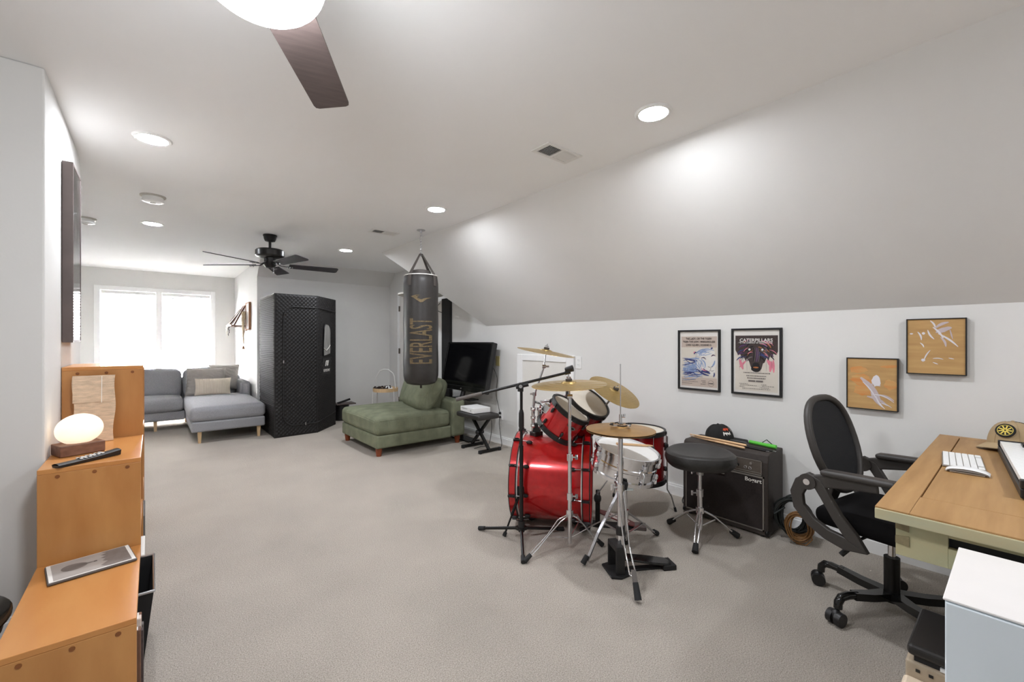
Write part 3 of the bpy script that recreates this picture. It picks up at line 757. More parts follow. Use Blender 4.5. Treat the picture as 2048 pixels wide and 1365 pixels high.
for xc, wd, tl in ((-.74, .70, 14), (-.02, .70, 14), (.70, .68, 14)):
    b = MB(); b.cush((0, 0, 0), (wd, .2, .42), .07, (.01, .05, .03), TR(xc, 8.24, .60, 0, R_(-tl))); b.build('back_cushion', 'grey_fabric', T, world=True, smooth=60)
b = MB(); b.cush((1.09, 8.05, .38), (.13, .84, .5), .035); b.build('arm', 'grey_fabric', T, world=True, smooth=60)
b = MB(); b.cush((-1.13, 8.05, .38), (.13, .84, .5), .035); b.build('arm', 'grey_fabric', T, world=True, smooth=60)
for x, y in ((.44, 6.47), (1.07, 6.47), (.42, 7.32), (1.07, 8.3), (.03, 7.7), (-1.1, 7.7), (-1.1, 8.35), (.4, 8.35)):
    b = MB(); b.lathe([(.020, 0), (.03, .145)], TR(x, y, 0, R_(45)) , 4); b.build('leg', 'pale_wood', T, world=True)
def pillow(name, label, c, size, m, rz, rx):
    A = TR(c[0], c[1], c[2], R_(rz), R_(rx)); a, h_, t = size; b = MB()
    for s_ in (-1, 1):
        def fn(u, v):
            x = (2 * u - 1) * s_; y = 2 * v - 1
            k = max(0, (1 - x ** 4) * (1 - y ** 4)) ** .55
            pin = 1 - .06 * (1 - abs(x) ** 2) * abs(y) ** 3; pin2 = 1 - .06 * (1 - abs(y) ** 2) * abs(x) ** 3
            return (x * a / 2 * pin2, -s_ * t / 2 * k, y * h_ / 2 * pin)
        b.surf(fn, 16, 16, A)
    return tag(b.build(name, m, org=(c[0], c[1], c[2] - h_ / 2), smooth=80), label, 'pillow', 'throw pillows on the grey sofa')
pillow('throw_pillow', 'larger grey chevron throw pillow leaning on the sofa back', (.62, 7.98, .62), (.5, .46, .17), 'grey_pillow', -14, -20)
pillow('throw_pillow', 'small cream striped throw pillow in front of the grey chevron one', (.69, 7.75, .565), (.45, .27, .13), 'cream_pillow', -10, -16)
pillow('throw_pillow', 'grey throw pillow tucked behind the chevron pillow', (.86, 8.14, .68), (.42, .4, .15), 'grey_pillow', -22, -14)
# dried flowers behind the sofa
T = thing('dried_bouquet', 'vase of dried cream flowers behind the sofa corner', 'flowers', (1.0, 8.75, 0))
b = MB(); b.lathe([(.07, 0), (.09, .1), (.085, .35), (.05, .5), (.06, .56)], TR(1.0, 8.75, 0), 20); b.build('vase', 'white_plastic', T, world=True, smooth=50)
for k in range(16):
    a = random.uniform(0, 6.28); r = random.uniform(.02, .17); zt = random.uniform(.68, .78) if k else .86
    if k == 0: a, r = -.3, .18
    p = (1.0 + r * math.cos(a) * .9 - .03, 8.75 + r * math.sin(a), zt)
    b = MB(); b.tube([(1.0, 8.75, .5), ((1.0 + p[0]) / 2, (8.75 + p[1]) / 2, .62), p], .0025, 5); st = b.build('stem', 'macrame', T, world=True)
    if k:
        b = MB()
        for j in range(5): b.ell((p[0] + random.uniform(-.02, .02), p[1] + random.uniform(-.02, .02), p[2] + random.uniform(-.02, .02)), (.018, .018, .014), None, 7, 5)
        o = b.build('flower_head', 'dry_flower', st, world=True, smooth=60, kind='stuff')
# wall frame, ledge, leaning frames and hangings on the alcove wall
T = thing('box_frame', 'light wooden box frame hung on the alcove wall above the sofa', 'picture frame', (XA, 7.95, 1.44))
b = MB(); x0 = XA - .035
b.bx(x0, XA - .002, 7.8, 7.815, 1.43, 1.865); b.bx(x0, XA - .002, 8.1, 8.115, 1.43, 1.865); b.bx(x0, XA - .002, 7.815, 8.1, 1.43, 1.445); b.bx(x0, XA - .002, 7.815, 8.1, 1.85, 1.865)
b.build('frame', 'frame_wood', T, world=True, bevel=.002)
b = MB(); b.bx(x0 + .008, XA - .004, 7.815, 8.1, 1.445, 1.85); b.build('print', 'paper', T, world=True)
T = thing('wall_ledge', 'slim wooden wall ledge holding leaning frames above the sofa', 'shelf', (XA, 8.45, 1.5))
b = MB(); b.bx(XA - .22, XA - .002, 8.17, 8.78, 1.49, 1.505); b.build('ledge_board', 'frame_brown', T, world=True, bevel=.002)
b = MB(); b.bx(XA - .225, XA - .21, 8.17, 8.78, 1.5, 1.52); b.build('front_lip', 'frame_brown', T, world=True, bevel=.002)
b = MB(); b.bx(XA - .02, XA - .002, 8.17, 8.78, 1.42, 1.49); b.build('wall_cleat', 'frame_brown', T, world=True, bevel=.002)
def lean(y0, y1, hgt, m, inner, label, x_in=.0):
    xb = XA - .2 + x_in
    T = thing('leaning_frame', label, 'picture frame', (xb, (y0 + y1) / 2, 1.506), group='frames on the wall ledge')
    dx = (XA - .012) - xb; dz = math.sqrt(max(.01, hgt ** 2 - dx ** 2)); ey = Vector((dx, 0, dz)).normalized()
    A = frm((xb, (y0 + y1) / 2, 1.507), (0, -1, 0), ey); a = (y1 - y0) / 2
    b = MB(); f = .022
    b.bx(-a, -a + f, 0, hgt, 0, .02, A); b.bx(a - f, a, 0, hgt, 0, .02, A); b.bx(-a + f, a - f, 0, f, 0, .02, A); b.bx(-a + f, a - f, hgt - f, hgt, 0, .02, A)
    b.build('frame', m, T, world=True, bevel=.002)
    b = MB(); b.bx(-a + f, a - f, f, hgt - f, .002, .012, A); b.build('print', inner, T, world=True)
lean(8.50, 8.76, .34, 'frame_brown', 'paper', 'brown frame with white print leaning at the far end of the ledge')
lean(8.19, 8.42, .36, 'frame_brown', 'ink_grey', 'brown frame with dark print leaning at the near end of the ledge', .03)
def hanging(name, label, x, y, z, L, n, m, spread, end=None, fat=1):
    T = thing(name, label, 'wall hanging', (x, y, z - L))
    for k in range(n):
        a = random.uniform(-1, 1); l_ = L * (1 - .45 * abs(a)) * random.uniform(.85, 1)
        p = [Vector((x + random.uniform(-.01, .01) , y + a * spread * (1 - .6 * t) + .006 * math.sin(9 * t + k), z - l_ * t)) for t in [i / 8 for i in range(9)]]
        b = MB(); b.tube(p, [q_ * fat for q_ in (.008, .01, .007, .009, .006, .008, .005, .006, .003)], 6); b.build('strand', m, T, world=True, smooth=60)
    if end: b = MB(); b.lathe([(.008, 0), (.02, -.05)], TR(x, y, z - L), 10); b.build('tassel', end, T, world=True, smooth=50)
    return T
hanging('macrame_hanging', 'knotted cream macrame hanging with tassel beside the wooden box frame', XA - .075, 8.02, 1.72, .55, 16, 'macrame', .075, 'frame_wood', 1.5)
hanging('fringe_hanging', 'short white fringe hanging under the wall ledge', XA - .215, 8.72, 1.488, .2, 9, 'offwhite', .05)
hanging('bead_string', 'dark bead string hanging from the wall ledge', XA - .226, 8.45, 1.488, .26, 1, 'beads', .003)
# ================================================================== quilted sauna tent
SH = 1.86
SP = [(1.2, 6.17), (1.728, 6.195), (2.1, 6.63), (2.1, 7.12), (1.2, 7.12)]
T = thing('sauna_tent', 'tall black quilted sauna tent with a clear window, beside the sofa', 'tent', (1.65, 6.65, 0))
def quilt(name, p, q, m='sauna_shell', amp=.013, cell=.05, z0=.0, z1=SH, flat=None):
    d = Vector((q[0] - p[0], q[1] - p[1], 0)); L = d.length; e = d / L; n = Vector((e[1], -e[0], 0))
    nu = max(2, int(L / .0083)); nv = int((z1 - z0) / .0083)
    def fn(u, v):
        s_ = u * L; z = z0 + v * (z1 - z0)
        a = (s_ + z) / cell; c = (s_ - z) / cell
        hgt = (abs(math.sin(math.pi * a)) * abs(math.sin(math.pi * c))) ** .5 * amp
        if flat and flat(s_, z): hgt = .001
        edge = min(1, min(s_, L - s_, z - z0, z1 - z) / .02); sag = -.004 * math.sin(math.pi * v) * 0
        P = Vector((p[0], p[1], 0)) + e * s_ + n * (hgt * max(0, edge) + .001 + sag); return (P[0], P[1], z)
    b = MB(); b.surf(fn, nu, nv); return b.build(name, m, T, world=True, smooth=70), e, n, L
b = MB(); b.prism(SP, 0.004, SH - .004); b.build('inner_shell', 'sauna_trim', T, world=True)
_, e1, n1, L1 = quilt('front_panel', SP[0], SP[1])
_, e2, n2, L2 = quilt('corner_panel', SP[1], SP[2], flat=lambda s_, z: .12 < s_ < .42 and .95 < z < 1.68)
quilt('side_panel', SP[2], SP[3]); quilt('back_panel', SP[3], SP[4]); quilt('side_panel', SP[4], SP[0])
b = MB(); b.prism(SP, SH - .004, SH + .006); b.build('roof_panel', 'sauna_trim', T, world=True, bevel=.004)
for i in range(5):
    x, y = SP[i]; b = MB(); b.cyl((x, y, .0), (x, y, SH + .004), .006, n=8); b.build('edge_piping', 'sauna_trim', T, world=True, smooth=50)
b = MB(); b.tube([(x, y, SH) for x, y in SP], .006, 6, True); b.build('edge_piping', 'sauna_trim', T, world=True, smooth=50)
# zip line round the door: from the front panel across the corner panel
def onp(s_, z, off=.016):
    if s_ <= L1: P = Vector((SP[0][0], SP[0][1], z)) + e1 * s_ + n1 * off
    else: P = Vector((SP[1][0], SP[1][1], z)) + e2 * (s_ - L1) + n2 * off
    return P
zl = .10; zr = L1 + L2 - .03; zp = []
rc = .14
for t in range(0, 91, 10): zp.append((zl + rc - rc * math.cos(R_(90 - t)) if False else zl + rc * (1 - math.sin(R_(t))), .14 + rc * (1 - math.cos(R_(t)))))
zp = [(zr, .2)] + [(L1 + .02, .15), (L1 - .03, .14)] + zp
zp += [(zl, .5), (zl, 1.0), (zl, 1.45)] + [(zl + rc * (1 - math.cos(R_(t))), 1.56 + rc * math.sin(R_(t))) for t in range(0, 91, 15)] + [(L1 - .04, 1.70), (L1 + .03, 1.70), (zr, 1.68)]
b = MB(); b.tube([onp(s_, z) for s_, z in zp], .006, 6); b.build('door_zip', 'sauna_grey', T, world=True, smooth=60)
for s_, z in ((zl, .98), (.37, .145)):
    b = MB(); p_ = onp(s_, z, .02); b.box((p_[0], p_[1], p_[2]), (.012, .006, .035)); b.build('zip_pull', 'steel', T, world=True)
# window on the corner panel
def wp(s_, z, off): return Vector((SP[1][0], SP[1][1], z)) + e2 * s_ + n2 * off
Aw = frm(wp(.27, 1.28, .012), e2, (0, 0, 1))
wo = [(-.125, -.24), (.095, -.21), (.1, .1)] + [(.1 - .1 * (1 - math.cos(R_(t))) , .1 + .11 * math.sin(R_(t))) for t in range(20, 91, 20)] + [(-.05 - .05 * math.sin(R_(t)), .12 + .09 * math.cos(R_(t))) for t in range(0, 91, 25)]
b = MB(); b.prism(wo, 0, .004, Aw); wn = b.build('clear_window', 'vinyl_window', T, world=True, bevel=.002)
b = MB(); b.tube([Aw @ Vector((x, y, .004)) for x, y in wo], .006, 6, True); b.build('window_binding', 'sauna_trim', wn, world=True, smooth=60)
b = MB(); b.tube([Aw @ Vector(p) for p in ((-.115, -.13, .006), (-.04, -.165, .008), (.03, -.13, .008), (.085, -.09, .006))], .004, 6); b.build('window_drawstring', 'offwhite', wn, world=True)
Al = frm(wp(.27, .92, .008), e2, (0, 0, 1))
b = MB(); b.bx(-.14, .12, -.14, .09, 0, .002, Al); b.build('logo_patch', 'sauna_trim', T, world=True)
b = MB(); Ag = Al @ Matrix.Translation((0, 0, .0035)); st = .3
def sk(pts): return [(x + st * y, y) for x, y in pts]
b.prism(sk([(-.055, -.025), (-.03, -.025), (-.03, .03), (-.022, .04), (-.012, .03), (-.012, -.01), (.004, -.025), (.026, -.025), (.036, -.012), (.036, .055), (.014, .055), (.014, .0), (.01, -.004), (.008, .0), (.008, .038), (-.006, .055), (-.038, .055), (-.055, .036)]), 0, .0015, Ag)
b.build('logo_mark', 'paper', T, world=True)
b = MB(); b.text('nurecover', Al @ Matrix.Translation((-.012, -.085, .004)), .2, .04); b.build('logo_lettering', 'paper', T, world=True)

# ================================================================== green chaise
T = thing('chaise_lounge', 'olive green corduroy chaise lounge under the punching bag', 'chaise', (2.4, 4.97, 0))
GX0, GX1, GY0, GY1 = 1.83, 2.96, 4.43, 5.52
b = MB(); b.cush(((GX0 + 2.74) / 2 + .01, (GY0 + GY1) / 2, .16), (2.76 - GX0, GY1 - GY0, .14), .018, (.004, .004, 0)); b.build('base', 'green_cord', T, world=True, smooth=55)
b = MB(); b.cush(((GX0 + 2.74) / 2, (GY0 + GY1) / 2, .325), (2.755 - GX0, GY1 - GY0 + .012, .185), .05, (.01, .012, .035)); b.build('seat_cushion', 'green_cord', T, world=True, smooth=60)
b = MB(); b.tube([(GX0 - .002, GY0 + .04, .385), (GX0 + .04, GY0 - .006, .388), (2.7, GY0 - .008, .39)], .006, 6); b.tube([(GX0 - .002, GY0 + .04, .385), (GX0 - .004, GY1 - .04, .385)], .006, 6); b.build('piping', 'green_cord', T, world=True, smooth=60)
b = MB(); b.cush((2.86, (GY0 + GY1) / 2, .31), (.19, GY1 - GY0 + .01, .43), .03, (.008, .008, .01)); b.build('backrest', 'green_cord_y', T, world=True, smooth=60)
b = MB(); b.cush((0, 0, 0), (.86, .2, .42), .07, (.01, .05, .02), TR(2.74, 5.12, .565, R_(90), R_(18))); b.build('back_cushion', 'green_cord_y', T, world=True, smooth=60)
for x, y in ((1.88, 4.49), (1.88, 5.46), (2.88, 4.49), (2.88, 5.46)):
    b = MB(); b.lathe([(.026, 0), (.034, .06), (.036, .095)], TR(x, y, 0), 20); b.build('leg', 'red_wood', T, world=True, smooth=40)
A = TR(2.60, 4.86, .60, R_(80), R_(32))
b = MB(); b.cush((0, 0, 0), (.66, .2, .42), .07, (.01, .045, .02), A); b.build
o = b.build('lounge_pillow', 'green_cord_y', org=(2.60, 4.86, .42), smooth=60); tag(o, 'large olive corduroy pillow leaning on the chaise back', 'pillow')

# ================================================================== punching bag
BX, BY = 2.206, 4.152
T = thing('punching_bag', 'black leather punching bag with gold lettering hung by a chain', 'punching bag', (BX, BY, .78))
A = TR(BX, BY, 0)
BR = .183
b = MB(); pr = [(.001, .785), (.10, .785), (.15, .80), (.174, .835), (BR, .88)] + [(BR + .002 * math.sin(i), .88 + .98 * i / 14) for i in range(1, 14)] + [(BR, 1.86), (.178, 1.90), (.172, 1.935), (.176, 1.945), (.165, 1.95), (.16, 1.93), (.001, 1.925)]
b.lathe(pr, A, 48); b.build('bag_body', 'leather_bag', T, world=True, smooth=50)
b = MB(); b.torus((BX, BY, 1.945), (0, 0, 1), .174, .005, 48); b.build('top_piping', 'offwhite', T, world=True, smooth=60)
b = MB(); b.lathe([(.12, 1.93), (.10, 2.0), (.06, 2.01), (.001, 2.0)], A, 24); b.build('top_closure', 'strap', T, world=True, smooth=60)
APX = Vector((BX, BY, 2.185))
cang = math.atan2(-BY, -BX)
for k in range(4):
    a = cang + R_(45 + 90 * k + 6); dr = Vector((math.cos(a), math.sin(a), 0)); tg = Vector((-dr[1], dr[0], 0))
    b = MB(); b.ribbon([Vector((BX, BY, 1.83)) + dr * (BR + .004), Vector((BX, BY, 1.92)) + dr * .182, Vector((BX, BY, 1.955)) + dr * .172, APX + dr * .012], [.04, .04, .038, .022], .005, tg); b.build('strap', 'strap', T, world=True)
b = MB(); b.tube([(BX, BY, .79), (BX, BY, .745)], .012, 8); b.build('bottom_loop', 'strap', T, world=True)
nl = 8; z0 = 2.175
for k in range(nl):
    zz = z0 + .006 + k * .030; pts = []
    for i in range(14):
        t = 2 * math.pi * i / 14; u = .008 * math.cos(t); v = .013 * math.sin(t) + (.008 if math.sin(t) > 0 else -.008)
        pts.append((BX + (u if k % 2 else 0), BY + (0 if k % 2 else u), zz + v))
    b = MB(); b.tube(pts, .0032, 6, True); b.build('chain_link', 'chrome', T, world=True, smooth=60)
b = MB(); b.lathe([(.045, HC), (.045, HC - .006), (.012, HC - .008), (.01, HC - .03)], A, 20); b.build('ceiling_plate', 'steel', T, world=True, smooth=40)
# lettering wrapped on the cylinder, reading upwards
def wrap(vs2, zc, ac, rr=BR + .0028): return [(BX + rr * math.cos(ac + y / rr), BY + rr * math.sin(ac + y / rr), zc + z) for y, z in vs2]
ca = math.atan2(-BY, -BX)
vs, fs, _ = TXT['EVERLAST']
b = MB(); b.add(wrap([(-(y) * -.17, x * .47) if False else (-y * .25, x * .47) for x, y in vs], 1.25, ca), fs)
b.f = [f for f in b.f]; lt = b.build('lettering', 'gold_print', T, world=True)
lg = [[(-.11, .022), (-.05, .038), (.0, .035), (-.05, .03), (-.06, .022), (-.02, .026), (-.04, .008), (-.02, -.002), (.005, -.012), (.03, .0), (.07, .008), (.12, .012), (.06, -.006), (.02, -.036), (-.005, -.042), (-.05, -.012), (-.08, .008)]]
b = MB()
bm_ = bmesh.new(); bm_.faces.new([bm_.verts.new((x, z, 0)) for x, z in lg[0]])
for i in range(-11, 12): bmesh.ops.bisect_plane(bm_, geom=bm_.verts[:] + bm_.edges[:] + bm_.faces[:], plane_co=(i * .011, 0, 0), plane_no=(1, 0, 0))
bm_.verts.index_update(); b.add(wrap([(v.co[0], v.co[1]) for v in bm_.verts], 1.69, ca), [tuple(v.index for v in f.verts) for f in bm_.faces]); bm_.free()
b.build('logo', 'gold_print', T, world=True)

# ================================================================== speed-bag platform on the right wall
T = thing('speed_bag_platform', 'round grey speed-bag platform on a black wall post', 'platform', (W, 5.30, 1.7))
b = MB(); b.bx(W - .05, W - .002, 5.21, 5.42, .35, 1.86); b.build('wall_post', 'black_matte', T, world=True, bevel=.004)
pc = on(841, 590, X=2.86)
b = MB(); b.lathe([(.001, -.012), (.29, -.012), (.305, -.008), (.305, .012), (.001, .012)], TR(pc[0], pc[1], pc[2]), 40); b.build('round_board', 'platform', T, world=True, smooth=40)
for s_ in (-.06, .06):
    b = MB(); b.tube([(W - .03, 5.315 + s_, pc[2] + .02), (pc[0], pc[1] + s_, pc[2] + .02)], .012, 8); b.build('support_arm', 'black_metal', T, world=True, smooth=50)
b = MB(); b.tube([(W - .06, 5.45, 1.80), (W - .08, 5.52, 1.74), (W - .07, 5.47, 1.68), (W - .05, 5.4, 1.66)], .005, 6); b.build('cable_loop', 'cable_black', T, world=True, smooth=60)

# ================================================================== leaning screen and its stand
T = thing('television', 'black flat television tilted back behind the green chaise', 'television', (3.06, 4.42, .62))
bl, br_ = on(880, 777, X=2.98), on(968.6, 785.7, X=2.985)
zb = (bl[2] + br_[2]) / 2
p0 = Vector((2.985, br_[1], zb)); ex = Vector((2.985 - 2.985, bl[1] - br_[1], 0)); TWd = ex.length; ex.normalize()
up = Vector((.215, 0, 1)).normalized()
A = frm(p0, -ex, up) @ Matrix.Translation((-TWd, 0, 0)); TH_ = .625
b = MB(); b.bx(0, TWd, 0, TH_, -.075, -.02, A); b.build('back_shell', 'black_plastic', T, world=True, bevel=.012)
b = MB(); f = .028
b.bx(0, TWd, 0, .06, -.022, .004, A); b.bx(0, TWd, TH_ - f, TH_, -.022, .004, A); b.bx(0, f, .06, TH_ - f, -.022, .004, A); b.bx(TWd - f, TWd, .06, TH_ - f, -.022, .004, A)
b.build('bezel', 'black_gloss', T, world=True, bevel=.003)
b = MB(); b.bx(f, TWd - f, .06, TH_ - f, -.02, -.003, A); b.build('screen', 'screen', T, world=True)
b = MB(); b.bx(TWd / 2 - .012, TWd / 2 + .012, .02, .035, .0035, .005, A); b.build('logo', 'silver', T, world=True)
b = MB(); b.cyl(A @ Vector((TWd / 2, .05, -.05)), A @ Vector((TWd / 2, -.08, -.035)), .03, n=14); b.build('neck', 'black_plastic', T, world=True)
st_c = A @ Vector((TWd / 2, -.09, -.035))
T = thing('television_stand', 'black pedestal stand under the television, behind the chaise', 'stand', (st_c[0], st_c[1], 0))
b = MB(); b.box((st_c[0] + .045, st_c[1], st_c[2] - .01), (.14, .42, .016)); b.build('top_plate', 'black_metal', T, world=True, bevel=.004)
b = MB(); b.cyl((st_c[0], st_c[1], .015), (st_c[0], st_c[1], st_c[2] - .018), .022); b.build('column', 'black_metal', T, world=True, smooth=40)
b = MB(); b.box((st_c[0] + .05, st_c[1], .009), (.17, .4, .016)); b.build('foot_plate', 'black_metal', T, world=True, bevel=.004)
# folding X bench with game console
T = thing('folding_bench', 'black folding X-frame bench holding the game console', 'bench', (2.86, 4.05, 0))
b = MB(); b.cush((2.86, 4.03, .405), (.29, .46, .055), .02, (0, 0, .006)); b.build('seat_pad', 'leather', T, world=True, smooth=50)
b = MB(); b.bx(2.74, 2.98, 3.85, 4.21, .372, .38); b.build('seat_plate', 'black_metal', T, world=True)
for x, s_ in ((2.885, 1), (2.915, -1)):
    b = MB(); b.ribbon([(x, 4.03 - s_ * .19, .03), (x, 4.03 + s_ * .15, .37)], .028, .028, (1, 0, 0)); b.build('cross_leg', 'black_metal', T, world=True)
for y in (3.86, 4.2):
    b = MB(); b.bx(2.78, 3.04, y - .014, y + .014, .008, .036); ft = b.build('floor_bar', 'black_metal', T, world=True)
    for x in (2.775, 3.045):
        b = MB(); b.box((x, y, .018), (.03, .036, .036)); b.build('rubber_cap', 'rubber', ft, world=True, bevel=.003)
b = MB(); b.cyl((2.865, 4.03, .2), (2.94, 4.03, .2), .02); b.ell((2.86, 4.03, .2), (.02, .03, .03)); b.build('pivot_knob', 'black_plastic', T, world=True, smooth=50)
T = thing('game_console', 'white game console on the folding bench', 'game console', (2.86, 4.03, .437))
A = TR(2.85, 4.06, .438, R_(-4))
b = MB(); b.box((0, 0, .03), (.225, .29, .056), A); b.build('body', 'white_plastic', T, world=True, bevel=.003)
b = MB(); b.box((-.1135, .05, .04), (.002, .12, .003), A); b.build('disc_slot', 'black_matte', T, world=True)
b = MB(); b.cyl(A @ Vector((-.112, -.09, .03)), A @ Vector((-.115, -.09, .03)), .008, n=12); b.build('power_button', 'silver', T, world=True)
for i, (x, y) in enumerate(((-.09, -.12), (.09, -.12), (-.09, .12), (.09, .12))):
    b = MB(); b.cyl(A @ Vector((x, y, -.001)), A @ Vector((x, y, .003)), .012, n=10); b.build('foot', 'rubber', T, world=True)
def cable(name, label, pts, r, m, k=10):
    P = [Vector(p) for p in pts]; out = []
    for i in range(len(P) - 1):
        a, b_, c, d = P[max(i - 1, 0)], P[i], P[i + 1], P[min(i + 2, len(P) - 1)]
        for j in range(k):
            t = j / k; out.append(.5 * ((2 * b_) + (c - a) * t + (2 * a - 5 * b_ + 4 * c - d) * t * t + (3 * b_ - a - 3 * c + d) * t ** 3))
    out.append(P[-1]); b = MB(); b.tube(out, r, 6)
    mn = min(p[2] for p in out)
    return tag(b.build(name, m, org=(P[0][0], P[0][1], mn), smooth=60), label, 'cable')
cable('power_cable', 'dark cable hanging from the television to the outlet', [(W - .06, 4.2, .95), (W - .03, 4.14, .8), (W - .02, 4.17, .6), (W - .03, 4.11, .45), (W - .025, 4.09, .375)], .004, 'cord_grey')
cable('power_cable', 'grey cable looping from the console over the carpet', [(2.97, 4.08, .45), (3.05, 4.06, .42), (3.08, 4.05, .25), (3.06, 4.08, .03), (2.95, 4.1, .008), (2.85, 4.08, .008)], .004, 'cord_grey')
cable('power_cable', 'dark cable dropping from the outlet to the carpet by the bench', [(W - .025, 4.09, .325), (W - .05, 4.07, .26), (W - .04, 4.06, .12), (W - .07, 4.0, .012), (3.1, 3.93, .006), (2.95, 3.93, .006)], .004, 'cord_grey')
for zz in (.372, .324):
    b = MB(); b.cyl((W - .03, 4.095, zz), (W - .0095, 4.095, zz), .014, n=10); b.build('plug', 'black_plastic', bpy.data.objects['outlet.001'], world=True, smooth=40)

# ================================================================== tray table and bin by the back wall
tc = on(771, 779, D=6.72)
T = thing('tray_table', 'white wire tray table with a wooden rim and arched handle', 'table', (tc[0], tc[1], 0))
A = TR(tc[0], tc[1], 0); zt = tc[2]; r = .19
b = MB(); b.lathe([(r - .008, zt - .028), (r, zt - .028), (r, zt + .028), (r - .008, zt + .028), (r - .008, zt - .028)], A, 40, cap=False); b.build('tray_rim', 'pale_wood', T, world=True, smooth=40)
b = MB(); b.lathe([(.001, zt - .02), (r - .008, zt - .02), (r - .008, zt - .014), (.001, zt - .014)], A, 40); b.build('tray_floor', 'white_metal', T, world=True)
for s_ in (-1, 1):
    for q in (-1, 1):
        a_ = math.atan2(RV[1], RV[0]); u = RV * s_ * (r - .03) + FV * q * .11
        p0 = Vector((tc[0], tc[1], zt - .02)) + u; b = MB(); b.tube([p0, p0 + Vector((u[0] * .12, u[1] * .12, -(zt - .022)))], .007, 8); b.build('leg', 'white_metal', T, world=True, smooth=50)
hd = [Vector((tc[0], tc[1], zt - .01)) + RV * (-.15), Vector((tc[0], tc[1], zt + .2)) + RV * (-.142), Vector((tc[0], tc[1], zt + .29)) + RV * (-.09), Vector((tc[0], tc[1], zt + .315)) + RV * (-.03), Vector((tc[0], tc[1], zt + .313)) + RV * .04, Vector((tc[0], tc[1], zt + .255)) + RV * .115, Vector((tc[0], tc[1], zt + .2)) + RV * .138, Vector((tc[0], tc[1], zt - .01)) + RV * .16]
b = MB(); b.tube(hd, .008, 8); b.build('handle', 'white_metal', T, world=True, smooth=60)
T = thing('bead_heap', 'heap of dark beads lying in the tray table', 'beads', (tc[0] - .05, tc[1], zt - .012))
b = MB()
for i in range(70):
    p = Vector((tc[0], tc[1], 0)) + RV * random.uniform(-.16, .05) + FV * random.uniform(-.09, .09); b.ell((p[0], p[1], zt + .0 + random.uniform(-.004, .045)), (.013, .013, .013), None, 7, 5)
o = b.build('bead', 'beads', T, world=True, smooth=60, kind='stuff')
T = thing('game_controller', 'white game controller lying in the tray table', 'controller', (tc[0] + .08, tc[1], zt - .012))
p = Vector((tc[0], tc[1], zt + .022)) + RV * .085 - FV * .03; Ac = axf(p, (0, -.3, 1))
b = MB(); b.ell((0, 0, 0), (.07, .035, .022), Ac, 18, 10); b.ell((-.055, -.02, -.005), (.025, .045, .02), Ac, 12, 8); b.ell((.055, -.02, -.005), (.025, .045, .02), Ac, 12, 8); b.build('body', 'white_plastic', T, world=True, smooth=60)
for x, y in ((-.035, .005), (.02, -.012)):
    b = MB(); b.cyl(Ac @ Vector((x, y, .015)), Ac @ Vector((x, y, .034)), .01, n=12); b.build('thumbstick', 'black_plastic', T, world=True)
bc = on(685, 842, Z=0)
T = thing('pedal_bin', 'small black lidded bin between the tent and the green chaise', 'bin', (bc[0] + .02, bc[1] + .12, 0))
A = TR(bc[0] + .02, bc[1] + .12, 0)
b = MB(); b.lathe([(.10, 0), (.115, .01), (.118, .24), (.11, .245)], A, 24); b.build('bin_body', 'black_plastic', T, world=True, smooth=40)
b = MB(); b.box((bc[0] + .06, bc[1] + .1, .258), (.3, .22, .02)); b.build('lid', 'fan_blade_brown', T, world=True, bevel=.005)
b = MB(); b.ribbon([(bc[0] - .06, bc[1] + .06, .275), (bc[0] - .02, bc[1] + .05, .285), (bc[0] + .13, bc[1] + .03, .33)], .03, .02, (0, 0, 1)); b.build('lid_handle', 'black_plastic', T, world=True, bevel=.003)
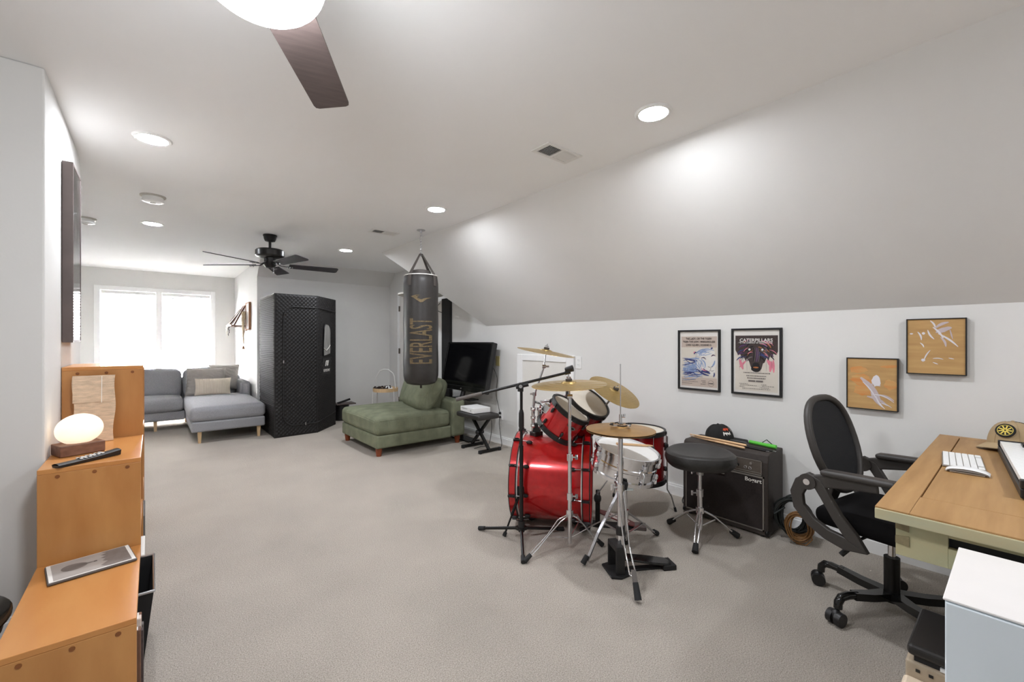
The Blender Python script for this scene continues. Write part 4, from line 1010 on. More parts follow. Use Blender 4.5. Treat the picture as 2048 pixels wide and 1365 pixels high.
# ================================================================== drum kit
def ringpt(c, ex, ey, r, a): return c + ex * (r * math.cos(a)) + ey * (r * math.sin(a))
def drum(name, label, p0, p1, r, shell, hoop, head, nl, hh=.028, hoop_r=.008, lug='black_plastic', bead=False, group=None, hoop_chrome=False):
    """p0 lower/front end, p1 batter end (world)"""
    p0 = Vector(p0); p1 = Vector(p1); ax = (p1 - p0); L = ax.length; ax.normalize(); A = axf(p0, ax)
    T = thing(name, label, 'drum', p0, group=group)
    b = MB()
    pr = [(r, .012), (r, L * .42), (r + (.004 if bead else 0), L * .45), (r + (.004 if bead else 0), L * .55), (r, L * .58), (r, L - .012)] if bead else [(r, .012), (r, L - .012)]
    b.lathe(pr, A, 56, cap=False); b.build('shell', shell, T, world=True, smooth=40)
    for z, d in ((0, -1), (L, 1)):
        R2 = r + hoop_r
        b = MB(); za, zb = (z - .004, z + hh) if d < 0 else (z - hh, z + .004)
        b.lathe([(R2, za), (R2 + .003, za), (R2 + .003, zb), (R2, zb), (r - .002, zb), (r - .002, za), (R2, za)], A, 56, cap=False); b.build('hoop', hoop, T, world=True, smooth=40)
        b = MB(); zh = z + (.0 if d < 0 else -.004)
        pr2 = [(.001, zh), (r - .003, zh)]
        b.lathe(pr2 if d < 0 else pr2, A, 56, cap=False); b.build('drum_head', head[0] if d > 0 else head[1], T, world=True)
    ex = Vector(A.col[0][:3]); ey = Vector(A.col[1][:3])
    for k in range(nl):
        a = 2 * math.pi * (k + .5) / nl; dr = ex * math.cos(a) + ey * math.sin(a)
        for z, d in ((0, 1), (L, -1)):
            zl_ = z + d * L * (.27 if L > .12 else .4)
            q = p0 + ax * zl_ + dr * (r + .008); B = axf(q, ax, dr)
            b = MB(); b.ell((0, 0, 0), (.010, .012, .019), B, 10, 8); lg_ = b.build('lug', lug, T, world=True, smooth=60)
            b = MB(); b.cyl(p0 + ax * (zl_) + dr * (r + .010), p0 + ax * (z + d * .006) + dr * (r + .012), .0028, n=6); b.build('tension_rod', 'chrome', lg_, world=True, smooth=60)
            b = MB(); cc = p0 + ax * (z + d * .012) + dr * (r + .012); b.box((0, 0, 0), (.012, .010, .02), axf(cc, ax, dr)); b.build('claw', 'chrome' if hoop_chrome else 'black_plastic', lg_, world=True)
    return T, A, L
# bass drum
bp0 = on(1036, 952, D=3.04); bp1 = on(1182, 962, D=2.93); bp0[2] = bp1[2] = .308
BDA = (bp1 - bp0).normalized(); BR_ = .281; BL = (bp1 - bp0).length
A = axf(bp0, BDA); T = thing('bass_drum', 'large red bass drum lying on its side behind the microphone stand', 'drum', ((bp0[0] + bp1[0]) / 2, (bp0[1] + bp1[1]) / 2, 0)); BDT = T
b = MB(); b.lathe([(BR_, .03), (BR_, BL - .03)], A, 72, cap=False); b.build('shell', 'red_lacquer', T, world=True, smooth=40)
for z0_, z1_, s_ in ((0, .042, 1), (BL - .042, BL, -1)):
    b = MB(); Ro = BR_ + .02
    b.lathe([(Ro - .012, z0_), (Ro, z0_), (Ro, z1_), (Ro - .012, z1_), (Ro - .012, z0_)], A, 72, cap=False); hp = b.build('hoop', 'red_lacquer', T, world=True, smooth=40)
    for zz in (z0_, z1_):
        b = MB(); b.torus(A @ Vector((0, 0, zz)), BDA, Ro - .003, .0042, 72, 6); b.build('hoop_edge', 'black_plastic', hp, world=True, smooth=60)
    zi = z1_ + .006 if s_ > 0 else z0_ - .006
    b = MB(); b.torus(A @ Vector((0, 0, zi)), BDA, BR_ + .004, .0055, 72, 6); b.build('flesh_hoop', 'white_metal', T, world=True, smooth=60)
b = MB(); b.lathe([(.001, BL - .018), (BR_ + .006, BL - .018)], A, 60, cap=False); b.build('batter_head', 'drum_head_white', T, world=True)
b = MB(); b.lathe([(.001, .018), (BR_ + .006, .018)], A, 60, cap=False); b.build('front_head', 'drum_head_clear', T, world=True)
ex = Vector(A.col[0][:3]); ey = Vector(A.col[1][:3])
for k in range(10):
    a = 2 * math.pi * (k + .25) / 10; dr = ex * math.cos(a) + ey * math.sin(a)
    for z0_, s_ in ((0, 1), (BL, -1)):
        q = bp0 + BDA * (z0_ + s_ * .105) + dr * (BR_ + .010)
        b = MB(); b.ell((0, 0, 0), (.013, .014, .022), axf(q, BDA, dr), 12, 8); lg_ = b.build('lug', 'black_plastic', T, world=True, smooth=60)
        b = MB(); b.cyl(q + dr * .006, bp0 + BDA * (z0_ + s_ * .01) + dr * (BR_ + .03), .0035, n=6); b.build('tension_rod', 'steel', lg_, world=True, smooth=60)
        b = MB(); c_ = bp0 + BDA * (z0_ + s_ * .022) + dr * (BR_ + .026); b.box((0, 0, 0), (.016, .018, .052), axf(c_, BDA, dr)); b.box((0, .012, 0), (.006, .012, .03), axf(c_, BDA, dr)); b.build('claw', 'black_plastic', lg_, world=True, bevel=.003)
nb = Vector((-BDA[1], BDA[0], 0));  nb = nb if nb.dot(FV) < 0 else -nb
for s_ in (1, -1):
    q = bp0 + BDA * .075 + nb * s_ * BR_ * .96 + UV * (-.02)
    q2 = q + nb * s_ * .045 - BDA * .1; q2[2] = .006
    b = MB(); b.box(tuple(q), (.05, .05, .06)); b.box(tuple(q + nb * s_ * .012), (.03, .03, .03)); br_o = b.build('spur_bracket', 'black_plastic', T, world=True, bevel=.004)
    b = MB(); b.tube([q, q.lerp(q2, .55)], .0095, 10); b.build('spur', 'black_metal', T, world=True, smooth=60)
    b = MB(); b.tube([q.lerp(q2, .5), q.lerp(q2, .96)], .006, 8); b.build('spur_rod', 'black_metal', T, world=True, smooth=60)
    b = MB(); b.cyl(q.lerp(q2, .92), q2, .011, .013, 10); b.build('spur_foot', 'rubber', T, world=True)
for z_ in (.1, BL - .08):      # small floor pads keep the shell off the carpet
    q = bp0 + BDA * z_; b = MB(); b.box((q[0], q[1], .016), (.05, .05, .028)); b.build('floor_pad', 'black_plastic', T, world=True, bevel=.003)
# tom and cymbal holder on the bass drum
mt = on(1072, 872, D=3.0)
mt = bp0 + BDA * ((mt - bp0).dot(BDA)); mt[2] = .308 + BR_
b = MB(); b.box((mt[0], mt[1], mt[2] + .012), (.075, .06, .03), None); b.prism([(-.03, 0), (.03, 0), (.018, .075), (-.018, .075)], -.02, .02, frm((mt[0], mt[1], mt[2] + .01), RV, UV)); b.build('holder_bracket', 'black_plastic', T, world=True, bevel=.004)
for s_ in (-.022, .022):
    q = mt + RV * s_; b = MB(); b.cyl(q + UV * .01, q + UV * .19, .0125, n=14); b.build('holder_post', 'chrome', T, world=True, smooth=50)
for zz in (.07, .125, .185):
    for s_ in (-.022, .022):
        b = MB(); q = mt + RV * s_ + UV * zz; b.cyl(q - UV * .011, q + UV * .011, .018, n=12); b.cyl(q, q - FV * .035, .005, n=8); b.ell(tuple(q - FV * .04), (.012, .012, .012)); b.build('memory_clamp', 'chrome', T, world=True, smooth=50)
n1 = (RV * .52 + UV * .80 - FV * .25).normalized(); t1 = on(1143, 816, D=2.80); TL1 = .195
n2 = (RV * .44 + UV * .78 - FV * .42).normalized(); t2 = on(1177, 801, D=2.98); TL2 = .225
for tt, nn, l_, rr in ((t1, n1, TL1, .13), (t2, n2, TL2, .155)):
    tgt = tt - nn * l_ * .45 - (RV - nn * RV.dot(nn)).normalized() * (rr + .01)
    q = mt + UV * .19 + (RV * -.022 if rr < .14 else RV * .022)
    b = MB(); b.tube([q, q + UV * .045 + RV * .01, q.lerp(tgt, .6) + UV * .03, tgt], .0095, 10); b.build('tom_arm', 'chrome', T, world=True, smooth=60)
    b = MB(); b.box((0, 0, 0), (.03, .05, .06), axf(tgt, nn)); b.build('arm_clamp', 'chrome', T, world=True, bevel=.006)
drum('rack_tom', 'smaller red rack tom with black hoops tilted over the bass drum', t1 - n1 * TL1, t1, .13, 'red_lacquer', 'black_plastic', ('drum_head', 'drum_head'), 6)
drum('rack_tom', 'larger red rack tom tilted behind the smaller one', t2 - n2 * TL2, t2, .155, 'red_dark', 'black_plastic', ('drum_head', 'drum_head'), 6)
def badge(T, p, n, up):
    A = frm(p, up.cross(n), up); b = MB()
    b.prism([(.022 * math.cos(i * math.pi / 8), .013 * math.sin(i * math.pi / 8)) for i in range(16)], 0, .003, A); o = b.build('badge', 'silver', T, world=True)
    b = MB(); b.prism([(.013 * math.cos(i * math.pi / 8), .007 * math.sin(i * math.pi / 8)) for i in range(16)], .003, .004, A); b.build('badge_centre', 'black_plastic', o, world=True)
pe = (RV * .45 - FV * .9 + UV * 0); pe = (pe - n1 * pe.dot(n1)).normalized()
badge(bpy.data.objects['rack_tom'], t1 - n1 * .075 + pe * .131, pe, n1)
# cymbals
def cymbal(name, label, c, n, R, m='bronze', T=None, nut=True):
    A = axf(c, n)
    if T is None: T = thing(name, label, 'cymbal', c)
    hb = R * .10; rb = R * .22
    pr = [(.006, hb)] + [(rb * math.sin(R_(t)), hb * .45 + hb * .55 * math.cos(R_(t))) for t in (20, 40, 60, 80)] + [(rb * 1.08, hb * .50), (R * .45, hb * .36), (R * .75, hb * .12), (R, -hb * .12)]
    pr += [(R, -hb * .12 - .0015), (R * .75, hb * .12 - .0015), (R * .45, hb * .36 - .0015), (rb * 1.05, hb * .46), (.008, hb * .8)]
    b = MB(); b.lathe(pr, A, 64, cap=False); b.build('cymbal_disc', m, T, world=True, smooth=35)
    if nut:
        b = MB(); b.lathe([(.019, hb), (.02, hb + .006), (.019, hb + .012), (.001, hb + .013)], A, 16); b.build('felt', 'foam_fill', T, world=True, smooth=50)
        b = MB(); b.lathe([(.009, hb + .012), (.009, hb + .024), (.004, hb + .026), (.004, hb + .038), (.001, hb + .038)], A, 10); b.box((0, 0, hb + .02), (.034, .005, .01), A); b.build('wing_nut', 'chrome', T, world=True)
    return T, A
c1 = on(1092, 704, D=2.99); cn1 = (UV + RV * .17 - FV * .05).normalized()
cymbal('crash_cymbal', 'crash cymbal highest over the attic hatch on a slanted arm', c1, cn1, .203)
q0 = mt - RV * .022 + UV * .19; q1 = on(1069, 788, D=2.99); q2 = on(1088, 733, D=2.99)
BT = bpy.data.objects['bass_drum']
b = MB(); b.cyl(q0, q1, .0085, n=12); b.build('cymbal_arm', 'steel', BT, world=True, smooth=50)
b = MB(); b.cyl(q1 - UV * .012, q1 + UV * .012, .014, n=12); b.cyl(q1 - RV * .03, q1 + RV * .01, .006, n=8); b.build('arm_joint', 'steel', BT, world=True, smooth=50)
b = MB(); b.cyl(q1, q2, .0075, n=12); b.build('cymbal_arm', 'steel', BT, world=True, smooth=50)
b = MB(); b.cyl(q2 - RV * .012, q2 + RV * .012, .013, n=12); b.cyl(q2, q2 + RV * .035, .006, n=8); b.build('tilter', 'steel', BT, world=True, smooth=50)
b = MB(); b.cyl(q2, c1 - cn1 * .004, .005, n=10); b.build('cymbal_arm', 'chrome', BT, world=True, smooth=50)
c2 = on(1138, 769, D=2.585); cn2 = (UV - RV * .05 - FV * .04).normalized()
cymbal('crash_cymbal', 'crash cymbal level on the straight chrome stand before the rack toms', c2, cn2, .226)
c3 = on(1229, 783, D=2.95); cn3 = (RV * .36 + UV * .84 - FV * .36).normalized()
cymbal('ride_cymbal', 'ride cymbal steeply tilted between the hi-hat rod and the toms', c3, cn3, .186)
q0 = mt + RV * .022 + UV * .15; q1 = on(1190, 838, D=3.15); q2 = c3 - cn3 * .03
b = MB(); b.tube([q0 + FV * .01, q0 + FV * .18, q1, q2 - UV * .02 + FV * .02, q2, c3 - cn3 * .002], .0075, 10); b.build('ride_arm', 'steel', BT, world=True, smooth=60)
# straight cymbal stand
def foot(T, p, d, m='rubber', r=.012, L=.05):
    p = Vector(p); d = Vector(d).normalized(); b = MB(); b.cyl(p - d * L, p + UV * .001, r, r * 1.25, 12); return b.build('rubber_foot', m, T, world=True, smooth=50)
sp = on(1139.5, 1080, Z=.06); 
T = thing('cymbal_stand', 'straight chrome cymbal stand in front of the bass drum', 'cymbal stand', (sp[0], sp[1], 0))
zh = on(1139, 1026, D=(sp - Vector((0, 0, H))).dot(FV))[2]
b = MB(); b.cyl((sp[0], sp[1], .04), (sp[0], sp[1], .55), .0125, n=16); b.build('lower_tube', 'chrome', T, world=True, smooth=50)
b = MB(); b.cyl((sp[0], sp[1], .55), (sp[0], sp[1], c2[2] - .07), .010, n=16); b.build('upper_tube', 'chrome', T, world=True, smooth=50)
for zz, rr in ((.555, .019), (zh + .1, .019)):
    b = MB(); b.cyl((sp[0], sp[1], zz - .02), (sp[0], sp[1], zz + .02), rr, n=16); q = Vector((sp[0], sp[1], zz)); b.cyl(q, q + RV * .035, .006, n=8); b.box(tuple(q + RV * .04), (.012, .012, .028)); b.build('height_clamp', 'chrome', T, world=True, smooth=50)
top = Vector((sp[0], sp[1], c2[2] - .07))
b = MB(); b.cyl(top - RV * .015, top + RV * .015, .014, n=14); b.cyl(top, c2 - cn2 * .003, .005, n=10); b.build('tilter', 'chrome', T, world=True, smooth=50)
b = MB(); b.cyl((sp[0], sp[1], zh - .02), (sp[0], sp[1], zh + .02), .022, n=16); b.build('leg_collar', 'chrome', T, world=True, smooth=50)
lf = [Vector((1.60, 1.80, .012)), Vector((2.09, 1.64, .012))]
mid = Vector((sp[0], sp[1], 0)); d3 = (mid * 2 - lf[0] - lf[1]); d3 = d3.normalized() * .32; lf.append(Vector((mid[0] + d3[0], mid[1] + d3[1], .012)))
for p in lf:
    h0 = Vector((sp[0], sp[1], zh)); dirn = (p - h0); dirn.normalize(); sd = Vector((-dirn[1], dirn[0], 0)).normalized()
    for s_ in (-1, 1):
        b = MB(); b.tube([h0 + dirn * .02 + sd * s_ * .006, h0.lerp(p, .25) + sd * s_ * .014 + UV * .02, h0.lerp(p, .5) + sd * s_ * .005 + UV * .006, h0.lerp(p, .75) + sd * s_ * .011, h0.lerp(p, .97) + sd * s_ * .003], .004, 8); b.build('leg_rod', 'chrome', T, world=True, smooth=60)
    foot(T, p, dirn)
    b = MB(); mm = h0.lerp(p, .5); b.tube([Vector((sp[0], sp[1], .07)), mm], .0035, 6); b.build('leg_brace', 'chrome', T, world=True, smooth=60)
# hi-hat
hc = on(1241, 860, D=2.33); hp = Vector((hc[0], hc[1], 0))
T = thing('hi_hat', 'pair of bronze hi-hat cymbals on a chrome pedal stand', 'hi-hat', (hc[0], hc[1], 0))
_, Ah = cymbal('', '', hc + UV * .006, UV + RV * .01, .184, 'bronze_dark', T, nut=False); bpy.data.objects  # top
b = MB(); b.lathe([(.01, -.024), (.184 * .25, -.020), (.184 * .7, -.010), (.184, -.004), (.184, -.0055), (.184 * .7, -.012), (.184 * .25, -.022), (.01, -.026)], TR(hc[0], hc[1], hc[2]), 64, cap=False); b.build('bottom_cymbal', 'bronze_dark', T, world=True, smooth=40)
b = MB(); b.tube([hc + UV * .03 + RV * (.056 * math.cos(R_(45 * i)) * (1 if i % 2 == 0 else .8)) + FV * (.056 * math.sin(R_(45 * i)) * (1 if i % 2 == 0 else .8)) for i in range(8)], .004, 6, True); b.build('jingle_ring', 'black_plastic', T, world=True)
for i in range(4):
    a = R_(45 + 90 * i); q = hc + UV * .03 + RV * .05 * math.cos(a) + FV * .05 * math.sin(a); b = MB(); b.cyl(q - UV * .003, q + UV * .004, .012, n=12); b.build('jingle', 'chrome', T, world=True)
zt = on(1236, 728, D=2.33)[2]
b = MB(); b.cyl(hp + UV * .5, hp + UV * zt, .003, n=8); b.build('pull_rod', 'chrome', T, world=True, smooth=60)
b = MB(); q = hc + UV * .05; b.cyl(q - UV * .03, q + UV * .035, .008, n=12); b.cyl(q - UV * .026, q - UV * .012, .016, n=12); b.cyl(q + UV * .02, q + UV * .02 + RV * .025, .004, n=8); b.box(tuple(q + UV * .03 + RV * .02), (.02, .004, .014)); b.build('clutch', 'chrome', T, world=True, smooth=50)
b = MB(); b.lathe([(.014, -.045), (.024, -.03), (.024, -.026), (.01, -.024)], TR(hc[0], hc[1], hc[2]), 20); b.build('seat_cup', 'black_plastic', T, world=True, smooth=50)
b = MB(); b.cyl(hp + UV * .32, hp + UV * (hc[2] - .04), .013, n=16); b.build('upper_tube', 'chrome', T, world=True, smooth=50)
b = MB(); b.cyl(hp + UV * .13, hp + UV * .46, .017, n=16); b.build('lower_tube', 'chrome', T, world=True, smooth=50)
b = MB(); b.cyl(hp + UV * .44, hp + UV * .475, .023, n=16); q = hp + UV * .455; b.cyl(q, q - RV * .04, .006, n=8); b.box(tuple(q - RV * .045), (.012, .012, .03)); b.build('height_clamp', 'chrome', T, world=True, smooth=50)
b = MB(); b.cyl(hp + UV * .20, hp + UV * .245, .024, n=16); b.build('leg_collar', 'black_plastic', T, world=True, smooth=50)
fp = Vector((1.77, 1.178, .015)); 
feet = [fp, hp + (hp - fp).normalized() * .3 + RV * .12 + UV * .015]
for p in feet:
    p[2] = .015; h0 = hp + UV * .45; kn = (hp + UV * .2).lerp(p, .38) + UV * .06; dirn = (p - h0).normalized(); sd = Vector((-dirn[1], dirn[0], 0)).normalized()
    for s_ in (-1, 1):
        b = MB(); b.tube([h0 + sd * s_ * .014, h0.lerp(kn, .5) + sd * s_ * .016, kn + sd * s_ * .013, kn.lerp(p, .55) + sd * s_ * .015, p - dirn * .1 + sd * s_ * .006], .0042, 8); b.build('leg_rod', 'chrome', T, world=True, smooth=60)
    b = MB(); b.ribbon([p - dirn * .13, p - dirn * .04], .022, .012, sd); b.build('leg_tip', 'case_grey', T, world=True)
    foot(T, p, dirn, 'rubber', .014, .075)
# pedal
pd = on(1341, 1122, Z=.03); pd = (pd - hp); pd[2] = 0; pd.normalize(); ps = Vector((-pd[1], pd[0], 0)); toe = hp - pd * .03
b = MB(); Ap = frm(toe, pd, ps)
for s_ in (-1, 1): b.bx(-.02, .03, s_ * .055 - .006, s_ * .055 + .006, .0, .15, Ap)
b.bx(-.02, .03, -.06, .06, .13, .155, Ap); b.build('pedal_frame', 'black_plastic', T, world=True, bevel=.004)
b = MB(); b.prism([(-.05, -.07), (.0, -.085), (.06, -.06), (.06, .06), (.0, .085), (-.05, .07)], .001, .012, Ap); b.build('base_plate', 'black_matte', T, world=True, bevel=.002)
b = MB(); b.prism([(.03, -.035), (.20, -.045), (.31, -.04), (.325, -.02), (.325, .02), (.31, .04), (.2, .045), (.03, .035)], -.006, .006, Ap @ Matrix.Translation((0, 0, .085)) @ Matrix.Rotation(R_(11), 4, 'Y')); b.build('footboard', 'black_gloss', T, world=True, bevel=.004)
b = MB(); b.bx(.03, .32, -.02, .02, .001, .012, Ap); b.bx(.26, .335, -.045, .045, .001, .028, Ap); b.build('heel_plate', 'black_matte', T, world=True, bevel=.003)
b = MB(); b.cyl(hp + UV * .08, hp + UV * .2, .011, n=10); b.build('linkage', 'steel', T, world=True, smooth=50)
# snare drum and stand
sn = (UV * .955 + RV * .17 - FV * .13).normalized(); sc_ = on(1250, 921, D=2.52)
drum('snare_drum', 'chrome snare drum with a white head under the hi-hat', sc_ - sn * .075, sc_ + sn * .075, .178, 'chrome', 'chrome', ('drum_head_white', 'drum_head_clear'), 8, hh=.016, hoop_r=.006, lug='chrome', bead=True, hoop_chrome=True)
ST = bpy.data.objects['snare_drum']
pe = (-FV * .9 + RV * .25); pe = (pe - sn * pe.dot(sn)).normalized(); q = sc_ + pe * .184
b = MB(); b.box((0, 0, 0), (.03, .045, .02), axf(q, pe, sn)); b.build('snare_throw_off', 'chrome', ST, world=True, bevel=.004)
b = MB(); b.tube([q + sn * .02, q + pe * .025 + sn * .005, q + pe * .03 - sn * .045], .005, 8); b.build('throw_off_lever', 'chrome', ST, world=True, smooth=60)
sx, sy = sc_[0], sc_[1]
T = thing('snare_stand', 'chrome basket stand carrying the snare drum', 'drum stand', (sx, sy, 0))
cb = sc_ - sn * .085; hub = Vector((sx, sy, cb[2] - .05))
b = MB(); b.cyl((sx, sy, .08), hub, .012, n=14); b.build('tube', 'chrome', T, world=True, smooth=50)
b = MB(); b.ell(tuple(hub), (.02, .02, .028)); b.build('tilter', 'chrome', T, world=True, smooth=50)
for k in range(3):
    a = R_(20 + 120 * k); dr = RV * math.cos(a) + FV * math.sin(a); dr = (dr - sn * dr.dot(sn)).normalized(); e = cb + dr * .196 + sn * .002
    b = MB(); b.ribbon([hub, cb + dr * .1 - sn * .03, e - sn * .008], .018, .006, dr.cross(UV)); arm = b.build('basket_arm', 'chrome', T, world=True)
    b = MB(); b.box((0, 0, .015), (.03, .028, .04), axf(e + dr * .002, sn, dr)); b.build('rubber_grip', 'rubber', arm, world=True, bevel=.005)
kz = .24
for p in (Vector((1.83, 1.572, .012)), Vector((2.485, 1.514, .012)), Vector((2.15, 1.86, .012))):
    dr = Vector((p[0] - sx, p[1] - sy, 0)).normalized(); h0 = Vector((sx, sy, kz + (.17 if p[0] < 1.9 else 0))) + dr * .02
    b = MB(); kn = h0.lerp(p, .62) + UV * .0
    b.ribbon([h0, kn, p - dr * .03 + UV * .012], .02, .007, Vector((-dr[1], dr[0], 0))); b.build('leg', 'steel', T, world=True, smooth=None)
    foot(T, p, (p - kn), 'rubber', .013, .05)
    b = MB(); b.ribbon([Vector((sx, sy, .11)), h0.lerp(p, .5)], .014, .005, Vector((-dr[1], dr[0], 0))); b.build('leg_brace', 'steel', T, world=True)
b = MB(); b.cyl((sx, sy, kz - .03), (sx, sy, kz + .02), .02, n=14); b.build('leg_collar', 'chrome', T, world=True, smooth=50)
b = MB(); tg_ = on(1258, 968, D=2.36); At = frm(tg_, RV, UV); pl = [(-.022, -.036), (.022, -.036), (.026, -.02), (.022, -.006), (.026, .01), (.022, .036), (-.022, .036), (-.026, .01), (-.022, -.006), (-.026, -.02)]
b.prism(pl, 0, .002, At); b.build('card_tag', 'tag_card', bpy.data.objects['hi_hat'], world=True)
# bass drum pedal
pb = bp1 + BDA * .03; T = thing('bass_pedal', 'bass drum pedal with a dark red footboard at the red drum', 'drum pedal', (pb[0], pb[1], 0))
Ap = frm((pb[0], pb[1], 0), BDA, UV.cross(BDA))
b = MB()
for s_ in (-1, 1): b.bx(.0, .03, s_ * .05 - .008, s_ * .05 + .008, .012, .22, Ap)
b.cyl(Ap @ Vector((.015, -.07, .21)), Ap @ Vector((.015, .07, .21)), .009, n=10); b.build('pedal_frame', 'black_metal', T, world=True, bevel=.003)
b = MB(); b.ell((.015, -.06, .2), (.025, .02, .035), Ap, 14, 8); b.build('cam', 'black_plastic', T, world=True, smooth=60)
b = MB(); b.cyl(Ap @ Vector((.015, 0, .21)), Ap @ Vector((.10, 0, .335)), .004, n=8); b.build('beater_rod', 'steel', T, world=True, smooth=50)
b = MB(); b.ell((.108, 0, .345), (.028, .022, .028), Ap, 16, 10); b.build('beater', 'black_matte', T, world=True, smooth=60)
b = MB(); b.prism([(.03, -.03), (.1, -.042), (.24, -.042), (.27, -.03), (.27, .03), (.24, .042), (.1, .042), (.03, .03)], -.005, .005, Ap @ Matrix.Translation((0, 0, .1)) @ Matrix.Rotation(R_(17), 4, 'Y')); fb = b.build('footboard', 'pedal_red', T, world=True, bevel=.004)
for k in range(4):
    b = MB(); q = Ap @ Matrix.Translation((0, 0, .1)) @ Matrix.Rotation(R_(17), 4, 'Y'); b.tube([q @ Vector((.15 + (.05 - .011 * k) * 1.6 * math.cos(t), (.036 - .0085 * k) * math.sin(t), .0055)) for t in [i * math.pi / 10 for i in range(20)]], .0012, 4, True); b.build('footboard_ring', 'offwhite', fb, world=True)
b = MB(); b.bx(.25, .33, -.04, .04, .002, .025, Ap); b.build('heel_plate', 'fan_blade_brown', T, world=True, bevel=.003)
b = MB(); b.bx(-.02, .26, -.045, .045, .001, .01, Ap); b.build('base_plate', 'black_matte', T, world=True)
# floor tom
fc = on(1272, 857, D=3.18); zt = fc[2]
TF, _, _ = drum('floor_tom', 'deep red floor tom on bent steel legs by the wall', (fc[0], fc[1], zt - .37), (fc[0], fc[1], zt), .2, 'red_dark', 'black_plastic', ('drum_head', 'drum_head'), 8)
for k in range(3):
    a = R_(-8 + 120 * k); dr = RV * math.cos(a) + FV * math.sin(a); q = Vector((fc[0], fc[1], 0)) + dr * .222
    b = MB(); b.tube([q + UV * (zt - .05), q + UV * .16, q + dr * .03 + UV * .11, q + dr * .055 + UV * .02], .005, 8); lg_ = b.build('leg', 'steel', TF, world=True, smooth=60)
    b = MB(); b.cyl(q + dr * .053 + UV * .03, q + dr * .06 + UV * .001, .009, n=10); b.build('rubber_foot', 'rubber', lg_, world=True)
    b = MB(); b.box((0, 0, 0), (.03, .03, .05), axf(q - dr * .008 + UV * (zt - .13), UV, dr)); b.build('leg_bracket', 'black_plastic', TF, world=True, bevel=.005)
# drumstick lying on the snare
p = on(1255, 880, D=2.55); q = sc_ + sn * .086
a_ = (RV * .9 + FV * .25); a_ = (a_ - sn * a_.dot(sn)).normalized()
b = MB(); b.tube([q - a_ * .06 + FV * .06, q + a_ * .16 + FV * .06, q + a_ * .19 + FV * .06], [.007, .007, .005], 10)
tag(b.build('drumstick', 'stick_wood', org=tuple(q), smooth=50), 'wooden drumstick lying on the snare drum head', 'drumstick')
# microphone stand
mp_ = Vector((1.762, 2.012, 0)); T = thing('microphone_stand', 'black boom microphone stand in front of the bass drum', 'microphone stand', mp_)
Dm = mp_.dot(FV); ck = on(1041, 772, D=Dm)
b = MB(); b.cyl(mp_ + UV * .085, mp_ + UV * .60, .0125, n=14); b.build('lower_tube', 'black_metal', T, world=True, smooth=50)
b = MB(); b.cyl(mp_ + UV * .60, mp_ + UV * (ck[2] - .02), .009, n=14); b.build('upper_tube', 'black_metal', T, world=True, smooth=50)
b = MB(); b.lathe([(.013, .58), (.017, .6), (.016, .68), (.011, .7)], TR(mp_[0], mp_[1], .12), 16); b.build('grip', 'black_plastic', T, world=True, smooth=50)
b = MB(); b.cyl(mp_ + UV * .07, mp_ + UV * .13, .02, n=14); b.build('leg_hub', 'black_plastic', T, world=True, smooth=50)
for p in (Vector((1.59, 1.80, .013)), Vector((1.655, 2.31, .013)), Vector((2.07, 1.95, .013))):
    h0 = mp_ + UV * .085; d_ = (p - h0).normalized(); b = MB(); b.cyl(h0 + d_ * .02, p - d_ * .03, .0095, n=10); b.box(tuple(h0 + d_ * .022), (.026, .026, .022)); b.build('leg', 'black_metal', T, world=True, smooth=50)
    b = MB(); b.cyl(p - d_ * .045, p + d_ * .003, .0125, .0135, 12); b.build('rubber_foot', 'rubber', T, world=True, smooth=50)
e0 = on(914, 799, D=Dm); e1 = on(1136, 745, D=Dm); dd = (e1 - e0).normalized()
b = MB(); b.cyl(e0, e1, .0085, n=12); b.build('boom_arm', 'black_metal', T, world=True, smooth=50)
b = MB(); b.cyl(e0 - dd * .005, e0 + dd * .16, .0115, n=12); b.build('counterweight', 'case_grey', T, world=True, smooth=50)
b = MB(); b.cyl(ck - FV * .025, ck + FV * .025, .02, n=16); b.cyl(ck - dd * .03, ck + dd * .05, .014, n=12); b.box(tuple(ck - UV * .02), (.026, .026, .03)); b.build('boom_clamp', 'black_plastic', T, world=True, smooth=50)
b = MB(); b.cyl(ck - FV * .025, ck - FV * .03, .011, n=12); b.build('clamp_screw', 'chrome', T, world=True)
b = MB(); q = e1; b.cyl(q - dd * .02, q + dd * .015, .012, n=12); b.build('thread_joint', 'black_metal', T, world=True, smooth=50)
Ac = axf(q + UV * .022 + RV * .012, (RV * .9 + UV * .25 - FV * .3)); b = MB(); b.lathe([(.014, -.03), (.017, -.025), (.021, .02), (.017, .02), (.012, -.02)], Ac, 18, cap=False); b.build('microphone_clip', 'black_plastic', T, world=True, smooth=50)
# ================================================================== amplifier and what lies on it
AX0, AX1, AY0, AY1, AH = 2.972, 3.232, 1.035, 1.60, .535
T = thing('guitar_amplifier', 'dark brown guitar amplifier against the wall behind the drum stool', 'amplifier', ((AX0 + AX1) / 2, (AY0 + AY1) / 2, 0))
b = MB(); b.prism([(AX0, .012), (AX1, .012), (AX1, AH), (AX0 + .035, AH), (AX0 + .012, AH - .012), (AX0, AH - .06)], -AY1, -AY0, frm((0, 0, 0), (1, 0, 0), (0, 0, 1))); b.build('cabinet', 'tolex', T, world=True, bevel=.006)
b = MB(); b.bx(AX0 - .004, AX0 + .002, AY0 + .03, AY1 - .03, .05, AH - .16); b.build('grille_cloth', 'grille', T, world=True)
b = MB()
for y0, y1, z0, z1 in ((AY0 + .022, AY1 - .022, .042, .05), (AY0 + .022, AY1 - .022, AH - .16, AH - .15), (AY0 + .022, AY0 + .03, .042, AH - .15), (AY1 - .03, AY1 - .022, .042, AH - .15)): b.bx(AX0 - .006, AX0 + .002, y0, y1, z0, z1)
